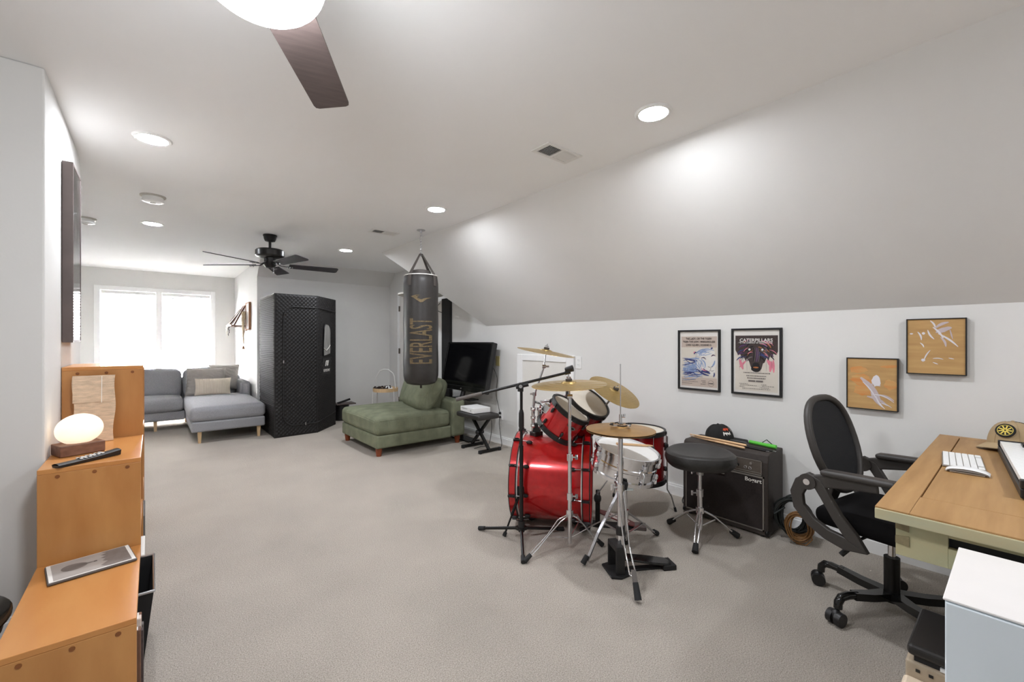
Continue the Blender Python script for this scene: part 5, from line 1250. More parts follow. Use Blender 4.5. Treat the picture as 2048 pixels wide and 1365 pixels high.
b.build('grille_piping', 'silver', T, world=True)
Af = frm((AX0 - .002, (AY0 + AY1) / 2, AH - .10), (0, -1, 0), (.0, 0, 1)); hw = (AY1 - AY0) / 2 - .035
b = MB(); b.bx(-hw, hw, -.045, .05, -.002, .003, Af); pn = b.build('control_panel', 'amp_panel', T, world=True, bevel=.001)
b = MB()
for x0, x1, y0, y1 in ((-hw, hw, .046, .05), (-hw, hw, -.03, -.027), (-hw, hw, -.045, -.04), (hw - .004, hw, -.045, .05), (-hw, -hw + .004, -.045, .05)): b.bx(x0, x1, y0, y1, .003, .005, Af)
b.build('panel_rule', 'silver', pn, world=True)
for x, y in ((-.17, .005), (-.10, .025), (-.04, .005), (.0, .0), (.06, .0), (.10, -.002)):
    b = MB(); b.cyl(Af @ Vector((x, y, .003)), Af @ Vector((x, y, .02)), .0105, .009, 14); k_ = b.build('knob', 'black_plastic', T, world=True, smooth=40)
    b = MB(); b.cyl(Af @ Vector((x, y, .02)), Af @ Vector((x, y, .0215)), .0085, n=14); b.build('knob_cap', 'silver', k_, world=True)
for x, y in ((.15, -.006), (.178, -.008)):
    b = MB(); b.torus(Af @ Vector((x, y, .005)), (-1, 0, 0), .008, .003, 14, 6); b.build('input_jack', 'chrome', T, world=True, smooth=50)
b = MB(); b.cyl(Af @ Vector((.185, .025, .003)), Af @ Vector((.185, .025, .012)), .008, n=12); b.build('pilot_lamp', 'silver', T, world=True)
b = MB(); b.text('Bogart', frm((AX0 - .0065, AY0 + .085, AH - .185), (0, -1, 0), (0, 0, 1)), .10, .034); b.build('logo_lettering', 'offwhite', T, world=True)
b = MB(); b.bx(AX0 - .012, AX0 - .005, AY1 - .3, AY1 - .24, AH - .185, AH - .15); b.build('model_badge', 'silver', T, world=True)
for x in (AX0 + .03, AX1 - .03):
    for y in (AY0 + .04, AY1 - .04): b = MB(); b.cyl((x, y, 0), (x, y, .014), .016, n=12); b.build('foot', 'rubber', T, world=True)
for x, y in ((AX0 + .012, AY0 + .008), (AX0 + .012, AY1 - .008)):
    b = MB(); b.ell((x, y, .03), (.02, .014, .022)); b.build('corner_guard', 'black_metal', T, world=True, smooth=60)
b = MB(); b.tube([(3.1, 1.44, AH + .002), (3.1, 1.42, AH + .02), (3.1, 1.22, AH + .02), (3.1, 1.2, AH + .002)], .01, 8); b.build('carry_handle', 'leather', T, world=True, smooth=60)
def cap(name, label, c, rz, m, emb):
    """baseball cap: crown, brim, button"""
    T = thing(name, label, 'cap', c, rz); cx = None
    b = MB()
    def crown(u, v):
        a = 2 * math.pi * u; ph = v * math.pi / 2; rr = math.cos(ph) ** .75
        fx = .095 * rr * math.cos(a); fy = .078 * rr * math.sin(a)
        return (fx - .012 * math.sin(ph), fy, .012 + .105 * math.sin(ph) * (1 + .12 * math.cos(a) * math.cos(ph)))
    b.surf(crown, 40, 14); b.lathe([(.09, .0), (.09, .014)], Matrix.Diagonal((1.05, .86, 1, 1)), 40, cap=False); b.build('crown', m, T, smooth=60)
    b = MB()
    def brim(u, v):
        a = R_(-72 + 144 * u); r0 = .086; x0 = r0 * math.cos(a) * 1.06; y0 = r0 * .86 * math.sin(a)
        x1 = .095 + .085 * math.cos(a * .95); y1 = .092 * math.sin(a * 1.0)
        x = x0 + (x1 - x0) * v; y = y0 + (y1 - y0) * v
        return (x, y, .016 + .012 * (1 - (y / .085) ** 2) - .012 * v)
    b.surf(brim, 24, 6); b.surf(lambda u, v: tuple(Vector(brim(1 - u, v)) - Vector((0, 0, .003))), 24, 6); b.build('brim', m, T, smooth=60)
    b = MB(); b.ell((-.012, 0, .118), (.007, .007, .005)); b.build('top_button', m, T, smooth=60)
    for k in range(6):
        a = R_(30 + 60 * k); b = MB(); pts = []
        for j in range(9):
            v = j / 9; p = Vector(crown(a / (2 * math.pi), v)); pts.append(p * 1.008)
        b.tube(pts, .0012, 4); b.build('seam', m, T)
    emb(T, crown); return T
def emb_black(T, crown):
    def patch(nm, m, u0, u1, v0, v1, jag):
        b = MB(); n = 14; pts = []
        for i in range(n + 1):
            u = u0 + (u1 - u0) * i / n; pts.append(Vector(crown(u, v1 + (random.uniform(-1, 1)) * jag)) * 1.012)
        for i in range(n, -1, -1):
            u = u0 + (u1 - u0) * i / n; pts.append(Vector(crown(u, v0 + (random.uniform(-1, 1)) * jag)) * 1.014)
        for i in range(n): b.add([pts[i], pts[i + 1], pts[2 * n - i], pts[2 * n + 1 - i]], [(0, 1, 2, 3)])
        b.build(nm, m, T)
    patch('orange_embroidery', 'orange_red', -.20, -.10, .46, .56, .05); patch('grey_embroidery', 'ink_grey', -.085, .0, .38, .56, .06); patch('white_embroidery', 'offwhite', -.21, -.11, .26, .36, .05)
cap('baseball_cap', 'black baseball cap with orange and white embroidery on the amplifier', (3.115, 1.40, AH + .001), R_(300), 'cap_black', emb_black)
def stick(p0, p1, label):
    p0 = Vector(p0); p1 = Vector(p1); d = (p1 - p0)
    b = MB(); b.tube([p0, p0 + d * .03, p0 + d * .75, p0 + d * .93, p0 + d * .955, p0 + d * .985, p1], [.0055, .0075, .0072, .0042, .003, .0048, .003], 10)
    return tag(b.build('drumstick', 'stick_wood', org=tuple((p0 + p1) / 2), smooth=50), label, 'drumstick', 'drumsticks lying on the amplifier')
stick((2.985, 1.18, AH + .011), (3.06, 1.59, AH + .011), 'wooden drumstick lying along the front edge of the amplifier')
stick((3.0, 1.175, AH + .0265), (3.045, 1.585, AH + .0265), 'wooden drumstick lying crosswise over another on the amplifier')
T = thing('neon_tool', 'bright green plastic pole lying beside the black cap', 'pole', (3.17, 1.18, AH))
b = MB(); b.tube([(3.185, 1.225, AH + .014), (3.16, 1.1, AH + .014)], .012, 10); b.build('tube', 'green_plastic', T, world=True, smooth=50)
b = MB(); b.tube([(3.16, 1.102, AH + .014), (3.155, 1.05, AH + .014)], .0135, 10); b.build('end_cap', 'green_plastic', T, world=True, smooth=50)
b = MB(); b.tube([(3.17, 1.14, AH + .026), (3.19, 1.12, AH + .045), (3.2, 1.08, AH + .01), (3.17, 1.06, AH + .004), (3.12, 1.04, AH + .004)], .003, 6); b.build('wrist_cord', 'cable_black', T, world=True, smooth=60)
for k, (p, q) in enumerate((((3.06, 1.30, AH + .006), (3.03, 1.07, AH + .006)), ((3.085, 1.27, AH + .006), (3.06, 1.04, AH + .006)))):
    T = thing('drum_brush', 'black drum brush lying on the amplifier' + (' nearest its front edge' if k == 0 else ' beside the green pole'), 'drum brush', p, group='drum brushes on the amplifier')
    b = MB(); b.tube([p, q], .0055, 8); b.build('handle', 'black_plastic', T, world=True, smooth=50)
    b = MB(); d = (Vector(q) - Vector(p)).normalized(); b.ribbon([Vector(q), Vector(q) + d * .02], [.004, .012], .003, (1, 0, 0)); b.build('tip', 'steel', T, world=True)
cable('power_cable', 'thin black cable running from the amplifier to the wall', [(3.1, 1.615, .03), (3.12, 1.68, .01), (3.2, 1.72, .02), (W - .02, 1.68, .13)], .004, 'cable_black')
# coiled cables beside the amplifier
def coil(label, c, R, n, m, r, lean, tail):
    T = thing('cable_coil', label, 'cable', (c[0], c[1], 0)); A = TR(c[0], c[1], c[2], R_(18), 0, 0) @ Matrix.Rotation(R_(90 - lean), 4, 'Y')
    for k in range(n):
        rx = R * random.uniform(.5, 1.0); ry = R * random.uniform(.7, 1.0); off = random.uniform(-.025, .025); ph = random.uniform(0, 6)
        pts = [A @ Vector((ry * math.cos(t) * 1.12, rx * math.sin(t) * .92, off + .008 * math.sin(2 * t + ph))) for t in [i * math.pi / 14 for i in range(28)]]
        b = MB(); b.tube(pts, r, 6, True); b.build('loop', m, T, world=True, smooth=60)
    b = MB(); b.tube([Vector(p) for p in tail], r, 6); b.build('loose_end', m, T, world=True, smooth=60)
    return T
coil('coil of black cables hung against the amplifier side', (3.09, .935, .15), .118, 20, 'cable_black', .0055, 6, [(3.06, .97, .2), (3.02, 1.0, .17), (3.0, 1.01, .16)])
coil('smaller coil of brown cable leaning on the black coil', (3.04, .885, .112), .086, 14, 'cable_brown', .0045, 9, [(3.04, .84, .12), (3.05, .82, .05), (3.05, .85, .006), (3.03, .9, .006)])
# ================================================================== drum stool
tp = Vector((2.655, 1.316, 0)); T = thing('drum_stool', 'black padded drum stool with a chrome tripod before the amplifier', 'stool', tp)
zs = .545
def seat(u, v):
    a = 2 * math.pi * u; f = math.cos(a + R_(180) )    # notch towards the snare
    r = .205 * (1 - .16 * max(0, math.cos(a)) ** 4); 
    return a, r
A = TR(tp[0], tp[1], 0, math.atan2(-.7, -.9))
def top(u, v):
    a, r = seat(u, v); rr = r * v; h = zs + .008 * (v ** 2) - (.014 if v > .9 else 0) * ((v - .9) / .1) ** 2 + .012 * v * v * max(0, -math.cos(a))
    return (rr * math.cos(a), rr * math.sin(a), h)
def side(u, v):
    a, r = seat(u, v); z1 = top(u, 1)[2]
    return ((r + .008 * math.sin(math.pi * v)) * math.cos(a) * (1 - .12 * v ** 3), (r + .008 * math.sin(math.pi * v)) * math.sin(a) * (1 - .12 * v ** 3), z1 + (zs - .085 - z1) * v)
b = MB(); b.surf(lambda u, v: top(u, max(v, .002)), 56, 12, A); b.surf(lambda u, v: side(1 - u, v) if False else side(u, v), 56, 8, A); b.surf(lambda u, v: (side(u, 1)[0] * (1 - v * .995), side(u, 1)[1] * (1 - v * .995), zs - .085), 56, 2, A)
b.build('seat_pad', 'leather', T, world=True, smooth=50)
b = MB(); b.lathe([(.07, zs - .088), (.07, zs - .096), (.025, zs - .1), (.022, zs - .14)], TR(tp[0], tp[1], 0), 20); b.build('seat_bracket', 'steel', T, world=True, smooth=40)
b = MB(); q = tp + UV * (zs - .12); b.cyl(q, q - RV * .045, .006, n=8); b.box(tuple(q - RV * .05), (.014, .006, .03)); b.build('wing_bolt', 'chrome', T, world=True)
b = MB(); b.cyl(tp + UV * .28, tp + UV * (zs - .1), .0125, n=16); b.build('upper_tube', 'chrome', T, world=True, smooth=50)
b = MB(); b.cyl(tp + UV * .06, tp + UV * .30, .016, n=16); b.build('lower_tube', 'chrome', T, world=True, smooth=50)
b = MB(); q = tp + UV * .29; b.cyl(q - UV * .02, q + UV * .02, .022, n=16); b.cyl(q, q - RV * .05, .005, n=8); b.box(tuple(q - RV * .05), (.01, .01, .03)); b.build('height_clamp', 'chrome', T, world=True, smooth=50)
b = MB(); b.cyl(tp + UV * .165, tp + UV * .2, .025, n=16); b.build('leg_collar', 'chrome', T, world=True, smooth=50)
for p in (Vector((2.43, 1.235, .014)), Vector((2.70, 1.556, .014)), Vector((2.84, 1.162, .014))):
    h0 = tp + UV * .19; dn = (p - h0).normalized(); sd = Vector((-dn[1], dn[0], 0)).normalized()
    for s_ in (-1, 1):
        b = MB(); b.tube([h0 + dn * .022 + sd * s_ * .009, h0.lerp(p, .35) + sd * s_ * .014 + UV * .015, h0.lerp(p, .9) + sd * s_ * .008], .005, 8); b.build('leg_rod', 'chrome', T, world=True, smooth=60)
    b = MB(); b.tube([tp + UV * .075, h0.lerp(p, .4)], .004, 6); b.build('leg_brace', 'chrome', T, world=True, smooth=60)
    foot(T, p, dn, 'rubber', .015, .055)

# ================================================================== framed pictures on the knee wall
def wframe(name, label, cat, y0, y1, z0, z1, fw, th, fm, group=None):
    """y0 > y1 : left to right seen from the room"""
    T = thing(name, label, cat, (W, (y0 + y1) / 2, z0), group=group)
    wd = y0 - y1; hg = z1 - z0; A = frm((W - .001, (y0 + y1) / 2, (z0 + z1) / 2), (0, -1, 0), (0, 0, 1)); a, h_ = wd / 2, hg / 2
    b = MB(); b.bx(-a, a, h_ - fw, h_, 0, th, A); b.bx(-a, a, -h_, -h_ + fw, 0, th, A); b.bx(-a, -a + fw, -h_ + fw, h_ - fw, 0, th, A); b.bx(a - fw, a, -h_ + fw, h_ - fw, 0, th, A)
    b.build('frame', fm, T, world=True, bevel=.001)
    return T, A, a - fw, h_ - fw
def strokes(b, k, lst, z):
    """lst of (points, width): tapered brush strokes in the local plane"""
    b.k = k
    for pts, wd in lst:
        b.c = getattr(b, 'c', 0) + 1; zz = z + b.c * 1.2e-5
        P = [Vector((x, y, 0)) for x, y in pts]; n = len(P); L = []; Rr = []
        for i in range(n):
            t = (P[min(i + 1, n - 1)] - P[max(i - 1, 0)]).normalized(); nn = Vector((-t[1], t[0], 0)); f = wd * (.25 + .75 * math.sin(math.pi * (i + .35) / (n - .3)))
            L.append(P[i] + nn * f / 2); Rr.append(P[i] - nn * f / 2)
        for i in range(n - 1): b.add([(*L[i][:2], zz), (*Rr[i][:2], zz), (*Rr[i + 1][:2], zz), (*L[i + 1][:2], zz)], [(0, 1, 2, 3)], b.A)
def blob(b, k, cx, cy, rx, ry, z, n=18, jit=0, rot=0):
    b.k = k; pts = []; b.c = getattr(b, 'c', 0) + 1; z = z + b.c * 1.2e-5
    for i in range(n):
        a = 2 * math.pi * i / n; q = 1 + random.uniform(-jit, jit); x = rx * math.cos(a) * q; y = ry * math.sin(a) * q
        pts.append((cx + x * math.cos(rot) - y * math.sin(rot), cy + x * math.sin(rot) + y * math.cos(rot), z))
    b.add(pts, [tuple(range(n))], b.A)
def rect(b, k, x0, x1, y0, y1, z):
    b.k = k; b.c = getattr(b, 'c', 0) + 1; z = z + b.c * 1.2e-5; b.add([(x0, y0, z), (x1, y0, z), (x1, y1, z), (x0, y1, z)], [(0, 1, 2, 3)], b.A)
def line(p0, p1, n=5, bend=0):
    return [(p0[0] + (p1[0] - p0[0]) * i / n - (p1[1] - p0[1]) * bend * math.sin(math.pi * i / n), p0[1] + (p1[1] - p0[1]) * i / n + (p1[0] - p0[0]) * bend * math.sin(math.pi * i / n)) for i in range(n + 1)]
rnd = random.Random(3)
# poster: white lion
T, A, a, h_ = wframe('framed_poster', 'black-framed poster with a white lion and blue flowing mane', 'poster', 1.788, 1.456, .867, 1.336, .013, .022, 'black_matte', 'framed concert posters')
b = MB(); b.bx(-a, a, -h_, h_, .002, .008, A); b.build('mat_board', 'paper', T, world=True)
b = MB(); b.A = A; pw, pt, pb_ = a - .012, h_ - .038, -h_ + .016; z = .0084
M_ = ['poster_cream', 'poster_tan', 'ink', 'ink_blue', 'ink_lightblue', 'ink_pink', 'ink_purple', 'ink_grey', 'paper']
rect(b, 0, -pw, pw, pb_, pt, z); rect(b, 1, -pw, pw, pb_, pb_ + .07, z + .0001); rect(b, 1, -pw, pw, pt - .085, pt, z + .0001)
st = []
for i in range(44):
    y0 = rnd.uniform(-.12, .0); st.append((line((rnd.uniform(-.02, .05), y0 + rnd.uniform(-.02, .03)), (-pw + .004 + rnd.uniform(0, .02), y0 + rnd.uniform(-.05, .03)), 7, rnd.uniform(-.14, .14)), rnd.uniform(.003, .009)))
strokes(b, 4, st[:22], z + .0003); strokes(b, 3, st[22:36], z + .0003); strokes(b, 4, st[36:], z + .0003)
blob(b, 8, .075, -.01, .066, .085, z + .0005, 22, .04); blob(b, 8, .03, -.03, .05, .05, z + .0005, 18, .05)
blob(b, 8, .1, -.075, .032, .04, z + .0005, 16, .06); blob(b, 8, .02, .05, .035, .022, z + .0006, 14, .1, .4); blob(b, 8, .09, .065, .04, .025, z + .0006, 14, .1, -.2)
strokes(b, 4, [(line((-.02 + rnd.uniform(-.01, .03), .03 + rnd.uniform(0, .04)), (.03 + rnd.uniform(0, .08), .06 + rnd.uniform(-.01, .03)), 5, rnd.uniform(-.2, .3)), rnd.uniform(.002, .006)) for i in range(14)] + [(line((rnd.uniform(-.02, .03), rnd.uniform(-.02, .02)), (rnd.uniform(-.01, .05), rnd.uniform(-.09, -.05)), 5, rnd.uniform(-.2, .2)), rnd.uniform(.002, .005)) for i in range(9)], z + .00065)
strokes(b, 4, [(line((0, .05), (.12, .075), 6, .2), .008), (line((.02, .01), (.05, -.06), 6, .2), .01), (line((.125, .0), (.1, -.05), 5, .1), .012), (line((-.02, .03), (.01, -.06), 6, -.2), .008)], z + .0007)
strokes(b, 3, [(line((-.035, .045), (-.018, .06), 4, .3), .012), (line((.098, .085), (.11, .095), 4, .3), .012), (line((.02, -.085), (.09, -.1), 6, .1), .022), (line((-.01, -.07), (.08, -.115), 6, -.1), .014), (line((.12, -.09), (.115, -.125), 4, .1), .01)], z + .0008)
strokes(b, 6, [(line((.02, .016), (.058, .006), 6, .25), .007), (line((.098, .03), (.13, .036), 5, .25), .007), (line((.035, -.062), (.075, -.085), 5, -.1), .008)], z + .0009)
strokes(b, 5, [(line((.02, -.06), (.06, -.08), 5, -.15), .006), (line((-.04, .055), (-.03, .065), 3, 0), .01)], z + .001)
strokes(b, 2, [(line((.074, -.044), (.092, -.05), 3, -.2), .0035), (line((.109, -.04), (.096, -.05), 3, .2), .0035), (line((.094, -.05), (.09, -.075), 3, .1), .0025), (line((.09, -.075), (.12, -.072), 4, -.2), .0025), (line((.09, -.075), (.07, -.083), 4, .2), .0025), (line((.03, .018), (.052, .012), 4, .3), .004), (line((.1, .034), (.126, .038), 4, .3), .004)], z + .0011)
for j, (x0, x1, y) in enumerate(((-pw + .006, -.03, pb_ + .05), (-pw + .006, -.005, pb_ + .035), (-pw + .006, -.06, pb_ + .02), (.02, .05, pb_ + .045), (.03, .05, pb_ + .033), (.015, .055, pb_ + .02))):
    x = x0
    while x < x1: w_ = rnd.uniform(.004, .012); rect(b, 7, x, x + w_, y, y + .0035, z + .0005); x += w_ + .003
b.k = 7
for i in range(20):
    a0, a1 = 2 * math.pi * i / 20, 2 * math.pi * (i + 1) / 20
    b.add([(.095 + r * math.cos(t), pb_ + .03 + r * math.sin(t), z + .0005) for r, t in ((.023, a0), (.023, a1), (.021, a1), (.021, a0))], [(0, 1, 2, 3)], A)
rect(b, 7, .078, .112, pb_ + .027, pb_ + .034, z + .0006)
b.k = 2
for t_, y, wd in zip(T_P1, (pt - .018, pt - .043, pt - .068), (.205, .255, .205)): b.text(t_, A @ Matrix.Translation((0, y, z + .0034)), wd, .018)
b.build('print', M_, T, world=True)
b = MB(); b.poly([(-a, -h_, .0125), (a, -h_, .0125), (a, h_, .0125), (-a, h_, .0125)], A); b.build('glass', 'glass', T, world=True)
# poster: dark furry animal
T, A, a, h_ = wframe('framed_poster', 'black-framed poster with a dark furry animal face and white lettering', 'poster', 1.373, 1.046, .868, 1.340, .013, .022, 'black_matte', 'framed concert posters')
b = MB(); b.bx(-a, a, -h_, h_, .002, .008, A); b.build('mat_board', 'paper', T, world=True)
b = MB(); b.A = A; pw, pt, pb_ = a - .012, h_ - .038, -h_ + .016
rect(b, 0, -pw, pw, pb_, pt, z)
M2 = ['poster_cream', 'ink_brown', 'ink', 'ink_purple', 'ink_pink', 'ink_orange', 'ink_grey', 'paper', 'ink_blue']
st = [(line((sx_ * rnd.uniform(.06, .125), .02 + rnd.uniform(-.02, .02)), (sx_ * rnd.uniform(.07, .12), -.06 + rnd.uniform(-.015, .03)), 4, 0), rnd.uniform(.01, .03)) for sx_ in (-1, 1, -1, 1, 1)]
strokes(b, 4, st, z + .0002)
fur = [(-pw, pt), (pw, pt), (pw, .075), (.128, .05), (.11, .058), (.105, .03), (.09, .045), (.08, .01), (.068, .03), (.055, -.005), (.045, -.01), (.035, -.05), (.012, -.072), (-.012, -.065), (-.035, -.035), (-.045, .0), (-.06, .02), (-.066, .0), (-.082, .035), (-.095, .02), (-.105, .05), (-.12, .045), (-pw, .08)]
b.k = 1; b.add([(x, y, z + .0004) for x, y in fur], [tuple(range(len(fur)))], A)
st = {2: [], 3: [], 5: [], 6: [], 8: [], 4: []}
for i in range(70):
    sx_ = rnd.choice((-1, 1)); x0 = sx_ * rnd.uniform(.012, .09); y0 = rnd.uniform(.03, .16); L = rnd.uniform(.03, .06); an = rnd.uniform(-.9, -.25)
    x1 = max(-pw, min(pw, x0 + sx_ * L * math.cos(an))); st[rnd.choice((2, 2, 3, 3, 5, 6, 8, 2, 4))].append((line((x0, y0), (x1, y0 + L * math.sin(an)), 5, sx_ * .12), rnd.uniform(.003, .009)))
for i in range(14): x0 = rnd.uniform(-.02, .02); st[rnd.choice((2, 6, 3, 2))].append((line((x0, .1), (x0 * 1.3, .0), 5, .05), rnd.uniform(.003, .007)))
for j, (k, l_) in enumerate(st.items()): strokes(b, k, l_, z + .0005 + j * .00008)
blob(b, 2, 0, -.045, .032, .028, z + .0011, 16, .05); blob(b, 5, 0, -.04, .018, .006, z + .0012); blob(b, 2, 0, -.02, .022, .014, z + .00115)
for sx_ in (-1, 1): blob(b, 2, sx_ * .042, .087, .013, .011, z + .0012); blob(b, 7, sx_ * .042, .086, .0078, .0078, z + .0013)
for x in (-.11, -.085, -.06, .03, .065, .1): strokes(b, 6, [(line((x, .01), (x + .001, -.05 + rnd.uniform(-.03, .02)), 3, 0), .0012)], z + .0003)
for y, wd, hh_ in ((-.082, .165, .006), (-.103, .125, .006), (-.12, .115, .007)):
    x = -wd / 2
    while x < wd / 2: w_ = rnd.uniform(.004, .011); rect(b, 6, x, x + w_, y, y + hh_, z + .0005); x += w_ + .003
rect(b, 6, -.05, -.004, -.142, -.131, z + .0005); rect(b, 6, .0, .046, -.142, -.131, z + .0005)
for y, x0, x1 in ((-.16, -.11, -.055), (-.17, -.105, .0), (-.181, -.11, -.08), (-.16, .035, .07), (-.17, .04, .11), (-.181, .025, .08), (-.192, -.09, .09)):
    x = x0
    while x < x1: w_ = rnd.uniform(.004, .012); rect(b, 6, x, x + w_, y, y + .003, z + .0005); x += w_ + .004
b.k = 7; b.text(T_P2[0], A @ Matrix.Translation((0, pt - .033, z + .0036)), .215, .024); b.text(T_P2[1], A @ Matrix.Translation((0, pt - .052, z + .0036)), .215, .0095)
b.build('print', M2, T, world=True)
b = MB(); b.poly([(-a, -h_, .0125), (a, -h_, .0125), (a, h_, .0125), (-a, h_, .0125)], A); b.build('glass', 'glass', T, world=True)
# painted panels
T, A, a, h_ = wframe('painted_panel', 'smaller orange streaked painting in a thin black frame', 'painting', .693, .457, .846, 1.15, .005, .03, 'black_matte', 'thin-framed abstract paintings')
b = MB(); b.A = A; b.bx(-a, a, -h_, h_, .0, .024, A)
b.k = 1; z = .0245
for (cx, cy, rx, ry, rot) in ((-.06, .08, .045, .02, .1), (.08, .105, .04, .008, .05), (-.045, .02, .05, .035, -.2), (-.04, -.04, .045, .03, -.1), (.085, .0, .028, .03, .2)): blob(b, 1, cx, cy, rx, ry, z, 20, .18, rot)
blob(b, 2, .022, .02, .02, .034, z + .0006, 16, .14); strokes(b, 3, [(line((-.05, .035), (.04, -.1), 8, .06), .028), (line((.0, -.02), (.05, -.13), 8, -.1), .02), (line((-.02, -.075), (.07, -.12), 6, .1), .016), (line((.03, -.06), (.1, -.09), 6, .1), .01), (line((0, 0), (.04, -.01), 4, .1), .014)], z + .0004)
strokes(b, 2, [(line((-.04, .01), (.02, -.08), 6, .05), .007), (line((.02, -.07), (.06, -.14), 6, -.08), .008), (line((.0, -.06), (.1, -.1), 6, .12), .006), (line((.04, -.11), (.09, -.13), 5, .1), .005)], z + .0008)
b.build('canvas', ['art_wood', 'art_orange', 'art_white', 'art_lilac'], T, world=True)
T, A, a, h_ = wframe('painted_panel', 'larger tan painting with white smears in a thin black frame, hung higher', 'painting', .423, .19, 1.068, 1.372, .005, .03, 'black_matte', 'thin-framed abstract paintings')
b = MB(); b.A = A; b.bx(-a, a, -h_, h_, 0, .024, A)
strokes(b, 2, [(line((-.02, .14), (.0, .1), 5, .1), .008), (line((-.01, .105), (.03, .045), 6, .06), .009), (line((.01, .07), (.085, .0), 8, .05), .009), (line((-.03, .09), (-.005, .04), 6, -.08), .008), (line((-.07, .08), (-.055, .035), 6, .1), .008), (line((-.06, .02), (-.045, -.005), 5, .1), .006), (line((-.02, -.02), (-.045, -.075), 6, -.05), .006), (line((-.01, -.065), (.03, -.068), 5, .1), .005), (line((-.01, -.085), (.01, -.095), 4, 0), .005), (line((.05, -.06), (.07, -.065), 4, 0), .005)], z + .0004)
blob(b, 2, -.047, .072, .007, .007, z + .0005, 12, .15); blob(b, 2, -.095, .07, .007, .004, z + .0005, 12, .15); blob(b, 2, -.048, -.075, .008, .008, z + .0005, 12, .2); blob(b, 3, .03, .09, .03, .012, z + .0002, 16, .2, .4)
strokes(b, 3, [(line((.0, .1), (.05, .13), 5, .1), .014), (line((.02, .05), (.04, .0), 5, .1), .01), (line((.055, .09), (.065, .04), 5, 0), .006)], z + .0003)
b.build('canvas', ['art_wood', 'art_orange', 'art_white', 'art_lilac'], T, world=True)

# ================================================================== desk and what stands on it
DX0, DX1, DY0, DY1, DZ = 1.648, 3.175, -.52, .285, .76
T = thing('desk', 'weathered wooden desk with a greenish edge set against the wall', 'desk', ((DX0 + DX1) / 2, (DY0 + DY1) / 2, 0))
for nm, x0, x1, y0, y1 in (('border_board', DX0, DX1, DY1 - .075, DY1), ('border_board', DX0, DX1, DY0, DY0 + .075), ('border_board', DX0, DX0 + .2, DY0 + .0755, DY1 - .0755), ('border_board', DX1 - .06, DX1, DY0 + .0755, DY1 - .0755)):
    b = MB(); b.bx(x0, x1, y0, y1, DZ - .034, DZ); b.build(nm, ['desk_wood'], T, world=True, bevel=.0015)
b = MB(); b.bx(DX0 + .2035, DX1 - .0635, DY0 + .079, DY1 - .079, DZ - .034, DZ - .0006); b.build('top_panel', 'desk_wood', T, world=True, bevel=.0012)
b = MB(); b.bx(DX0 + .02, DX1 - .02, DY0 + .02, DY1 - .02, DZ - .04, DZ - .03); b.build('top_core', 'desk_dovetail', T, world=True)
b = MB(); b.bx(DX0 - .004, DX0 + .003, DY0, DY1, DZ - .036, DZ - .005); b.build('edge_band', 'desk_edge', T, world=True, bevel=.0025)
ax0, ax1, ay0, ay1, az0, az1 = DX0 + .045, DX1 - .045, DY0 + .04, DY1 - .04, .617, DZ - .038
for x0, x1, y0, y1 in ((ax0, ax0 + .02, ay0, ay1), (ax1 - .02, ax1, ay0, ay1), (ax0 + .0202, ax1 - .0202, ay1 - .02, ay1), (ax0 + .0202, ax1 - .0202, ay0, ay0 + .02)):
    if x0 == ax0 and x1 == ax0 + .02:
        b = MB(); b.bx(x0, x1, .135, ay1, az0, az1); b.bx(x0, x1, ay0, .075 - .2, az0, az1); b.bx(x0, x1, -.125, .135, .702, az1); b.bx(x0, x1, -.125, .135, az0, .672)
    else: b = MB(); b.bx(x0, x1, y0, y1, az0, az1)
    b.build('apron', 'desk_apron', T, world=True, bevel=.001)
for z0_, z1_ in ((.695, .716), (.653, .674)):
    b = MB(); b.prism([(0, z0_), (.03, z0_ - .004), (.03, z1_ + .004), (0, z1_)], -.001, .003, frm((ax0 - .001, ay1, 0), (0, -1, 0), (0, 0, 1))); b.build('dovetail', 'desk_dovetail', T, world=True)
for x in (ax0 + .06, ax1 - .08):
    for s_ in (0, 1):
        yt = .07 if s_ else -.30; yb = (ay1 - .01) if False else (-.02 if s_ else -.22)
        b = MB(); b.ribbon([(x + .02, ay1 - .16 if s_ else ay0 + .16, az0 + .02), (x + .02, -.06 if s_ else -.18, .04)], .075, .04, (0, 1, 0)); b.build('trestle_leg', 'desk_apron', T, world=True, bevel=.002)
    b = MB(); b.bx(x - .005, x + .045, ay0 + .06, ay1 - .06, 0, .045); b.build('trestle_foot', 'desk_apron', T, world=True, bevel=.004)
b = MB(); b.bx(ax0 + .09, ax1 - .1, -.14, -.10, .15, .21); b.build('stretcher', 'desk_apron', T, world=True, bevel=.002)
b = MB(); b.bx(ax0 + .021, ax0 + .05, -.12, .13, .665, .708); b.build('drawer_recess', 'black_matte', T, world=True)
